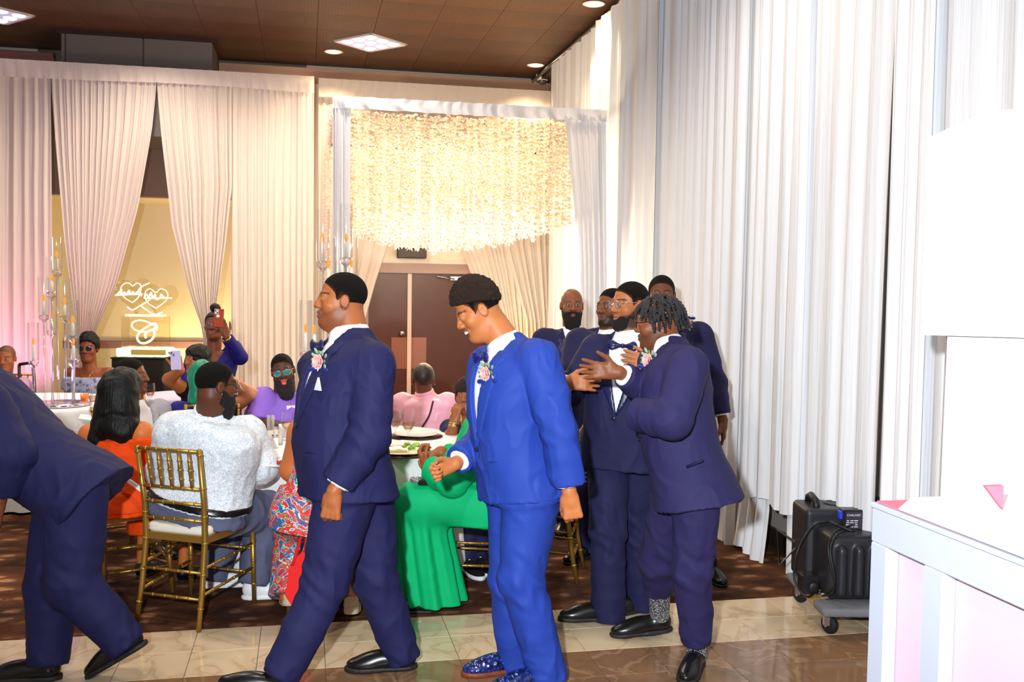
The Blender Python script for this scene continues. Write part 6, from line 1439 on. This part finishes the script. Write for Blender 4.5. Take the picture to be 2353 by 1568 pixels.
glasses(R, GOLDJ, LENSB, .026, .021, .101, aviator=True, name='sunglasses'); h = R['h']
b = MB(); b.tube([h.L(.007 * cos(a), .112 + .002, -.046 + .008 * sin(a)) for a in np.linspace(-pi * 1.1, pi * .1, 10)], .0022, 6); b.build('nose_ring', GOLDJ, R['root'])
sd = SD(.004); h.ell(sd, (0, .094, -.074), (.017, .022, .013), .004); sd.build('tongue', mat('tongue_pink', (236, 96, 104), .4), R['root'])
T = R['T']; b = MB(); b.prism([T.pt(-.05, .92, .02), T.pt(.01, .92, .02), T.pt(.0, .55, .025), T.pt(-.05, .55, .025)], T.Y * .006); b.build('undershirt_strip', ramp_mat('checked_shirt', 'voronoi', 40, [(0, (30, 30, 40)), (.3, (230, 230, 232)), (1, (240, 240, 244))], .8), R['root'])
trousers(R, NAVYD, name='trousers'); shoes(R, BLKLEATHER, SOLE, (yawv(-22), yawv(-22)), lace=None)

FLOR = None
def floral():
    m = bpy.data.materials.new('floral_print'); ns, ls = nodes(m); b = ns['Principled BSDF']; b.inputs['Roughness'].default_value = .6
    tc = ns.new('ShaderNodeTexCoord'); n1 = ns.new('ShaderNodeTexNoise'); n1.inputs['Scale'].default_value = 10; n1.inputs['Distortion'].default_value = 2.5; n1.inputs['Detail'].default_value = 3; ls.new(tc.outputs['Object'], n1.inputs['Vector'])
    cr = ns.new('ShaderNodeValToRGB'); e = cr.color_ramp.elements; cr.color_ramp.interpolation = 'CONSTANT'
    st = [(0, (206, 24, 40)), (.36, (18, 92, 150)), (.43, (60, 170, 190)), (.47, (236, 226, 200)), (.495, (214, 30, 44)), (.56, (236, 70, 74)), (.60, (50, 120, 70)), (.64, (238, 214, 90)), (.67, (24, 60, 130)), (.72, (220, 30, 46))]
    while len(e) < len(st): e.new(.5)
    for i, (p, c) in enumerate(st): e[i].position = p; e[i].color = s2l(c) + (1,)
    ls.new(n1.outputs['Fac'], cr.inputs[0]); ls.new(cr.outputs[0], b.inputs['Base Color']); return m
FLOR = floral()
R = person('seated woman in floral dress with bare tattooed arm, mostly behind the navy groomsman', 5.12, (776, 884), 168, 0, 0, .98, .3, nb=(768, 955), pv=(742, 1165), ty=165, sw=.185, tw=1.3, td=1.3, table=FEM, vox=.0062, cvox=.008, skin=(186, 104, 52), bare_arms=True, bare_torso=(.6, .97), armr=(.070, .060, .044),
    arms={'l': {'sh': (694, 995, -.02), 'el': (670, 1080, .0), 'wr': (728, 1070, .34), 'D': cv(.4, 0, 1), 'N': cv(0, -1, 0)}, 'r': {'el': (860, 1075, 0), 'wr': (840, 1065, .3), 'D': cv(-.2, 0, 1), 'N': cv(0, -1, 0)}},
    legs={'l': {'kn': (680, 1215, .28), 'an': (664, 1372, .10), 'bare': .95, 'toe': cv(-.3, 0, 1)}, 'r': {'kn': (806, 1210, .32), 'an': (808, 1352, -.02), 'bare': .95, 'toe': cv(-.1, 0, 1)}})
top(R, FLOR, .014, -.15, .80, disp=.005, sc=10, seed=8, yoke=False)
sd = SD(.009); R['T'].add(sd, .03, -.25, .16, .05)
for s in 'lr': hip, kn, an, g = R['L'][s]; sd.rc(hip, kn, .135, .12, .06); sd.rc(kn, an, .12, .105, .05, flat=True)
sd.build('skirt', FLOR, R['root'], disp=folds(.010, 9, 3, (1, 1, .6))); hair_cap(R['h'], 'hair', R['root'], HAIRL, .016, .006)
BEIGE = mat('espadrille_beige', (222, 200, 170), .8, bump=(120, .6, (1, 1, 6)))
for s in 'lr': shoe(R['root'], R['L'][s][2], R['L'][s][3]['toe'], BEIGE, BEIGE, .25, sz=.9, ground=0, thick=.05)
b = MB(); c = R['A']['l'][0] * .55 + R['A']['l'][1] * .45; n_ = N(-HF * .95 + HR * .3)
tt = [c + HR * x + UP * z + n_ * (.0665 - .35 * abs(x)) for x, z in ((.0, .03), (.012, .035), (.018, .02), (.006, 0), (.0, -.02), (.012, -.03), (.02, -.015), (.028, .01))]; b.tube(spl(tt), .0016, 5); b.build('tattoo', mat('tattoo_ink', (70, 44, 36), .6), R['root'])
t = empty('red_handbag', (*P(668, 1345, 5.0)[:2], 0), 'small red handbag hanging on a long strap beside the floral dress', 'handbag'); RED = mat('red_leather', (226, 20, 22), .45)
b = MB(); b.prism([P(665, 1300, 4.98), P(700, 1262, 4.98), P(712, 1300, 4.98), P(704, 1395, 4.98), P(668, 1390, 4.98), P(655, 1370, 4.98)], HF * .06); b.build('body', RED, t)
b = MB(); b.tube(spl([P(672, 1300, 4.98), P(690, 1240, 4.97), P(703, 1190, 4.96), P(706, 1130, 4.98), P(712, 1085, 5.05)]), .008, 6); b.tube(spl([P(700, 1270, 4.98), P(707, 1200, 4.97), P(709, 1120, 4.98), P(712, 1085, 5.05)]), .006, 6); b.build('strap', RED, t); b = MB(); b.box(P(706, 1195, 4.95), (.012, .006, .014), HM); b.build('buckle', GOLDJ, t)

R = person('seated woman in pink satin blouse facing away with short dark hair', 7.55, (973, 872), 176, 0, 0, 1.04, .3, nb=(978, 910), ty=176, sw=.175, tw=1.45, td=1.3, table=FEM, vox=.0062, cvox=.008, skin=(110, 64, 42), seat=True,
    arms={'l': {'el': (914, 985, .0), 'wr': (935, 1000, .3), 'D': HF, 'N': HR}, 'r': {'el': (1046, 985, 0), 'wr': (1030, 1000, .3), 'D': HF, 'N': -HR}})
top(R, PINKB, .02, -.25, .96, sl=(.085, .080, .06), disp=.009, sc=8, seed=10, collar=True, flare=.06); hair_cap(R['h'], 'hair', R['root'], mat('dark_brown_hair', (44, 28, 22), .35, spec=.5, bump=(80, .5)), .008, .0055); stud(R, 1); stud(R, -1)
T = R['T']; b = MB(); b.tube(spl([T.pt(.06, .96, .075, True), T.pt(.03, .75, .045, True), T.pt(-.03, .55, .035, True), T.pt(-.10, .25, .035, True)]), .007, 6); b.build('bag_strap', mat('strap_brown', (60, 16, 20), .5), R['root'])
trousers(R, NAVYD); shoes(R, BLKLEATHER, SOLE, (HF, HF), lace=None)

R = person('seated woman with dark bangs in navy top, ringed hand at her cheek', 6.75, (1074, 908), 14, 0, 0, 1.0, .2, nb=(1084, 972), ty=20, sw=.17, table=FEM, tw=1.1, vox=.0056, cvox=.0125, skin=(150, 90, 56), lip=(176, 110, 96), seat=True, bare_arms=True,
    arms={'r': {'el': (1034, 1012, -.12), 'wr': (1043, 975, -.2), 'D': cv(.18, 1, .1), 'N': cv(.6, 0, .9), 'curl': (.7, .9, .5)}, 'l': None}, legs={'l': {'kn': (1110, 1160, -.55), 'an': (1095, 1300, -.62)}, 'r': {'kn': (1080, 1160, -.55), 'an': (1070, 1298, -.68)}})
top(R, NAVYT, .014, -.1, .93, sl=(.07, .06), slen=.6, seed=12); hair_cap(R['h'], 'hair', R['root'], HAIRB, .016, .0055, noise=(.006, 40), line=lambda y: np.interp(y, [-.14, -.02, .03, .06, .075, .2], [-.11, -.09, -.04, .012, .030, .035])); trousers(R, NAVYD)
for s in 'lr': shoe(R['root'], R['L'][s][2], cv(.5, 0, -1), BLK, SOLEW, 0, sz=1.0, lace=SHIRTW, ground=0, thick=.03)
b = MB(); w_ = R['A']['r'][2]; b.lathe(w_, [(.031, -.014), (.036, -.01), (.036, .01), (.031, .014)], 12, UP, False, False); b.build('bracelet', GOLDJ, R['root']); b = MB(); b.ball(w_ + UP * .07 - HF * .02 - HR * .02, (.012, .008, .010), None, 8, 6); b.build('ring', GOLDJ, R['root'])

R = person('seated woman in long green dress facing left behind the bright blue suit', 5.35, (1128, 884), 84, 4, 0, .98, 0, nb=(1122, 955), pv=(1104, 1152), ty=78, sw=.17, table=FEM, tw=1.1, td=1.1, vox=.0056, cvox=.008, skin=(150, 84, 46), bare_arms=True, armr=(.05, .044, .036),
    arms={'l': {'sh': (1108, 1000, -.15), 'el': (1040, 1104, -.2), 'wr': (984, 1078, -.1), 'D': cv(-.5, .85, .35), 'N': cv(.8, .4, .2), 'curl': (.9, .9, .6)}, 'r': {'sh': (1098, 985, .15), 'el': (1058, 1078, .16), 'wr': (1014, 1040, .1), 'D': cv(-.9, -.25, -.1), 'N': cv(0, -1, -.3), 'curl': (.7, .8, .5)}},
    legs={'l': {'kn': (952, 1150, -.08), 'an': (985, 1368, -.06), 'toe': cv(-1, 0, -.1)}, 'r': {'kn': (955, 1150, .12), 'an': (1000, 1362, .14), 'toe': cv(-1, 0, -.1)}})
top(R, GREEN, .016, -.1, .95, sl=(.085, .09, .075), disp=.006, sc=9, seed=14)
for s in 'lr': R['A'][s][3]['cuff'] = .1
sd = SD(.008); R['T'].add(sd, .03, -.22, .16, .05)
for s in 'lr': hip, kn, an, g = R['L'][s]; sd.rc(hip, kn, .13, .105, .06)
kn = (R['L']['l'][1] + R['L']['r'][1]) / 2; fx = N(R['T'].Y * np.array([1, 1, 0]))
def dressfall(X, Y, Z):
    z = Z; t = np.clip((kn[2] - z) / kn[2], 0, 1); cx = kn[0] - fx[0] * (.02 + .09 * t) ; cy = kn[1] - fx[1] * (.02 + .09 * t); px_, py_ = X - cx, Y - cy
    a = px_ * fx[0] + py_ * fx[1]; b_ = -px_ * fx[1] + py_ * fx[0]; th = np.arctan2(b_, a); rr = .15 + .035 * t + (.006 + .012 * t) * np.sin(9 * th + 1.0) + .006 * np.sin(17 * th)
    return np.maximum(np.sqrt((a / 1.0) ** 2 + (b_ / 1.1) ** 2) - rr, np.maximum(z - kn[2] - .02, .035 - z))
sd.op(dressfall, kn * np.array([1, 1, 0]) - .3, kn + np.array([.3, .3, .1]), .07); sd.build('skirt', GREEN, R['root'], disp=folds(.005, 7, 3, (1, 1, .5)))
longhair(R, HAIRL, [((.03, -.05, -.02), (.03, -.06, -.12), .07, .05), ((-.03, -.05, -.02), (-.03, -.06, -.12), .07, .05)], e=.008)
for s in 'lr': shoe(R['root'], R['L'][s][2], cv(-1, 0, -.1), BLKLEATHER, SOLE, 0, sz=.9, ground=0)
t = empty('clutch_bag', P(972, 1108, 5.2), 'black and silver sparkling clutch lying on the green lap', 'clutch'); b = MB(); b.box(P(985, 1108, 5.2), (.055, .03, .014), HM, .006); b.build('body', mat('clutch_black', (26, 24, 24), .25, .3), t); b = MB(); b.lathe(P(956, 1103, 5.2) , [(.001, -.012), (.03, -.010), (.034, 0), (.03, .012), (.001, .016)], 14, UP); b.build('jeweled_top', ramp_mat('rhinestones', 'voronoi', 160, [(0, (250, 250, 252)), (.4, (120, 116, 120)), (1, (40, 36, 40))], .15, spec=.8), t)

# ---------------- guests farther back
R = person('standing woman in navy blouse with hair bun filming with a phone', 8.35, (492, 748), -4, -4, 0, 1.0, .2, nb=(492, 808), pv=(488, 925), ty=2, sw=.18, table=FEM, tw=1.25, td=1.1, vox=.0056, cvox=.0108, skin=(112, 58, 32), lip=(150, 84, 76), bare_torso=(.7, .97), lipw=1.1, smile=.6,
    arms={'l': {'sh': (537, 800, 0), 'el': (552, 822, -.06), 'wr': (521, 775, -.24), 'D': cv(-.35, 1, -.1), 'N': cv(-.4, -.1, .9), 'curl': (.45, .5, .4), 'thumb': .8}, 'r': {'el': (432, 860, 0), 'wr': (440, 905, -.15), 'D': cv(.3, -1, 0), 'N': HR}})
top(R, NAVYB, .014, -.35, .96, sl=(.068, .062, .052), seed=16, vneck=(.085, .55), collar=False); R['A']['l'][3]['cuff'] = .04; hair_cap(R['h'], 'hair', R['root'], HAIRL, .006, .005)
sd = SD(.006); R['h'].ell(sd, (.0, -.03, .150), (.045, .045, .040), .02); sd.build('hair_bun', HAIRL, R['root'], disp=lambda v: .008 * (vnoise(v * 70, 4) - .5), smooth=0); glasses(R, CHROME, CLEARL, .025, .02, .100)
trousers(R, BLK, seed=2); shoes(R, BLKLEATHER, SOLE, (-HF, -HF), lace=None)
b = MB(); w_ = R['A']['l'][2]; b.lathe(w_ - UP * .01, [(.034, -.012), (.038, -.009), (.038, .009), (.034, .012)], 14, N(R['A']['l'][2] - R['A']['l'][1]), False, False); b.build('wristwatch', GOLDJ, R['root'])
def phone(c, w_, h_, tilt, m, label, lens):
    M = np.array([HR * cos(tilt) + UP * sin(tilt), HF, UP * cos(tilt) - HR * sin(tilt)]); t = empty('phone', c, label, 'phone'); b = MB(); b.box(c, (w_, .005, h_), M, .0035); b.build('case', m, t)
    b = MB(); b.box(c - M[0] * w_ * .5 + M[2] * h_ * .66 - HF * .0065, (w_ * .42, .0015, h_ * .24), M, .001); bp = b.build('camera_plate', lens, t)
    for k in (-1, 1): b = MB(); b.lathe(c - M[0] * w_ * (.5 - .2 * k) + M[2] * h_ * (.66 - .1 * k) - HF * .007, [(.006, 0), (.006, .003), (.003, .0035)], 10, -HF); b.build('lens', LENSD, bp)
    return t
t = phone(P(503, 731, 8.06), .039, .076, -.06, mat('orange_phone_case', (170, 66, 26), .45), 'orange-brown phone held up by the standing woman', mat('case_window', (232, 220, 224), .4))
b = MB(); b.lathe(P(501, 727, 8.05), [(.014, 0), (.014, .003), (.006, .004)], 14, -HF); b.build('round_emblem', mat('emblem_white', (240, 236, 236), .4), t)

R = person('seated woman with black hair in black top photographing with a lilac phone', 7.95, (452, 826), 38, 0, 0, .98, .2, nb=(458, 880), ty=30, sw=.17, table=FEM, vox=.0056, cvox=.0125, skin=(164, 96, 54), lip=(140, 76, 66), seat=True, bare_arms=True, armr=(.056, .048, .036),
    arms={'r': {'sh': (424, 896, -.05), 'el': (388, 872, -.2), 'wr': (414, 852, -.28), 'D': cv(-.25, 1, 0), 'N': cv(-.6, 0, .6), 'curl': (.35, .4, .3)}, 'l': {'el': (500, 930), 'wr': (470, 930, -.2), 'D': lft, 'N': -UP}})
top(R, BLK, .012, -.1, .90, seed=17, sl=(.065, .06), slen=.25); longhair(R, HAIRL, [((-.04, -.03, .0), (-.06, -.05, -.12), .06, .05)], e=.010); trousers(R, BLK); shoes(R, BLKLEATHER, SOLE, (yawv(30), yawv(30)), lace=None)
phone(P(404, 828, 7.62), .040, .076, .05, mat('lilac_phone', (206, 200, 240), .3), 'lilac phone held by the seated woman in black', mat('lilac_plate', (190, 184, 226), .3))
R = person('seated woman with green and black hair, arm raised to her head', 7.1, (462, 866), 150, 0, 0, 1.0, .2, nb=(468, 925), ty=160, sw=.175, table=FEM, vox=.0062, cvox=.0125, skin=(196, 130, 96), seat=True, bare_arms=True, armr=(.058, .050, .038),
    arms={'r': {'sh': (528, 938, 0), 'el': (578, 908, .02), 'wr': (538, 880, -.04), 'D': cv(-.8, .6, 0), 'N': cv(-.3, -.3, .8), 'curl': (.5, .5, .3)}, 'l': {'el': (430, 985), 'wr': (450, 1000, .2), 'D': HF, 'N': HR}})
top(R, NAVYB, .012, -.1, .93, seed=18, sl=(.07, .064), slen=.35); longhair(R, GREENH, [((.03, -.05, -.02), (.04, -.06, -.15), .06, .05), ((-.03, -.05, -.02), (-.05, -.05, -.17), .07, .05)], e=.008); trousers(R, BLK); shoes(R, BLKLEATHER, SOLE, (HF, HF), lace=None)
b = MB(); b.lathe(P(556, 888, 7.06), [(.041, -.006), (.044, 0), (.041, .006)], 14, cv(.8, .5, 0), False, False); b.build('bracelet', mat('white_bracelet', (240, 232, 228), .3), R['root'])
PATT = ramp_mat('blue_gray_print', 'voronoi', 22, [(0, (150, 110, 96)), (.25, (90, 84, 110)), (.4, (150, 158, 186)), (1, (170, 176, 200))], .75)
R = person('seated woman in sunglasses and blue-gray off-shoulder print top', 9.6, (203, 801), -6, 0, 0, 1.1, .3, nb=(206, 846), ty=0, sw=.18, table=FEM, tw=1.3, vox=.0062, cvox=.014, skin=(128, 66, 32), lip=(150, 70, 70), seat=True, bare_arms=True, bare_torso=(.5, .97), smile=.8, eyes=False)
T = R['T']; top(R, PATT, .016, -.1, .95, seed=19, sl=(.085, .078), slen=.6, boat=lambda x, y: T.L * .84 + .0 * x); hair_cap(R['h'], 'hair', R['root'], HAIRL, .012, .0055, noise=(.018, 55), top=.02); glasses(R, GOLDJ, LENSD, .029, .024, .101, name='sunglasses'); trousers(R, BLK); shoes(R, BLKLEATHER, SOLE, (-HF, -HF), lace=None)
b = MB(); b.tube(spl([T.pt(-.06, .95, .012), T.pt(-.015, .78, .014), T.pt(0, .72, .014), T.pt(.015, .78, .014), T.pt(.06, .95, .012)]), .0025, 5); b.build('necklace', GOLDJ, R['root'])
R = person('seated guest with closely shaved head at far left, partly hidden', 8.8, (14, 824), -8, 4, 0, 1.0, .2, nb=(8, 872), ty=0, sw=.17, vox=.0062, cvox=.012, skin=(150, 84, 46), scalp=(96, 56, 36), seat=True)
top(R, mat('dusky_pink_shirt', (190, 140, 170), .8), .014, -.1, .95, sl=(.075, .065, .05), seed=20, collar=True); trousers(R, BLK); shoes(R, BLKLEATHER, SOLE, (-HF, -HF), lace=None)
for i, (px, py, d_, yw, lb) in enumerate(((660, 1130, 7.3, -22, 'gold chair under the purple-shirted man, hidden by the table'), (958, 1130, 7.6, -92, 'gold chair under the pink satin blouse'), (1086, 1130, 6.85, 20, 'gold chair under the navy-topped woman with bangs'), (312, 1100, 6.75, -55, 'gold chair under the man in the gray suit'), (458, 1100, 8.05, 30, 'gold chair under the woman in black with the lilac phone'), (485, 1100, 7.2, 160, 'gold chair under the green-haired woman'), (206, 1050, 9.7, 0, 'gold chair under the woman in sunglasses'), (8, 1050, 8.9, 0, 'gold chair under the shaved-headed guest'))):
    p = P(px, py, d_); chair(p + yawv(yw) * .04, yawv(yw), lb)
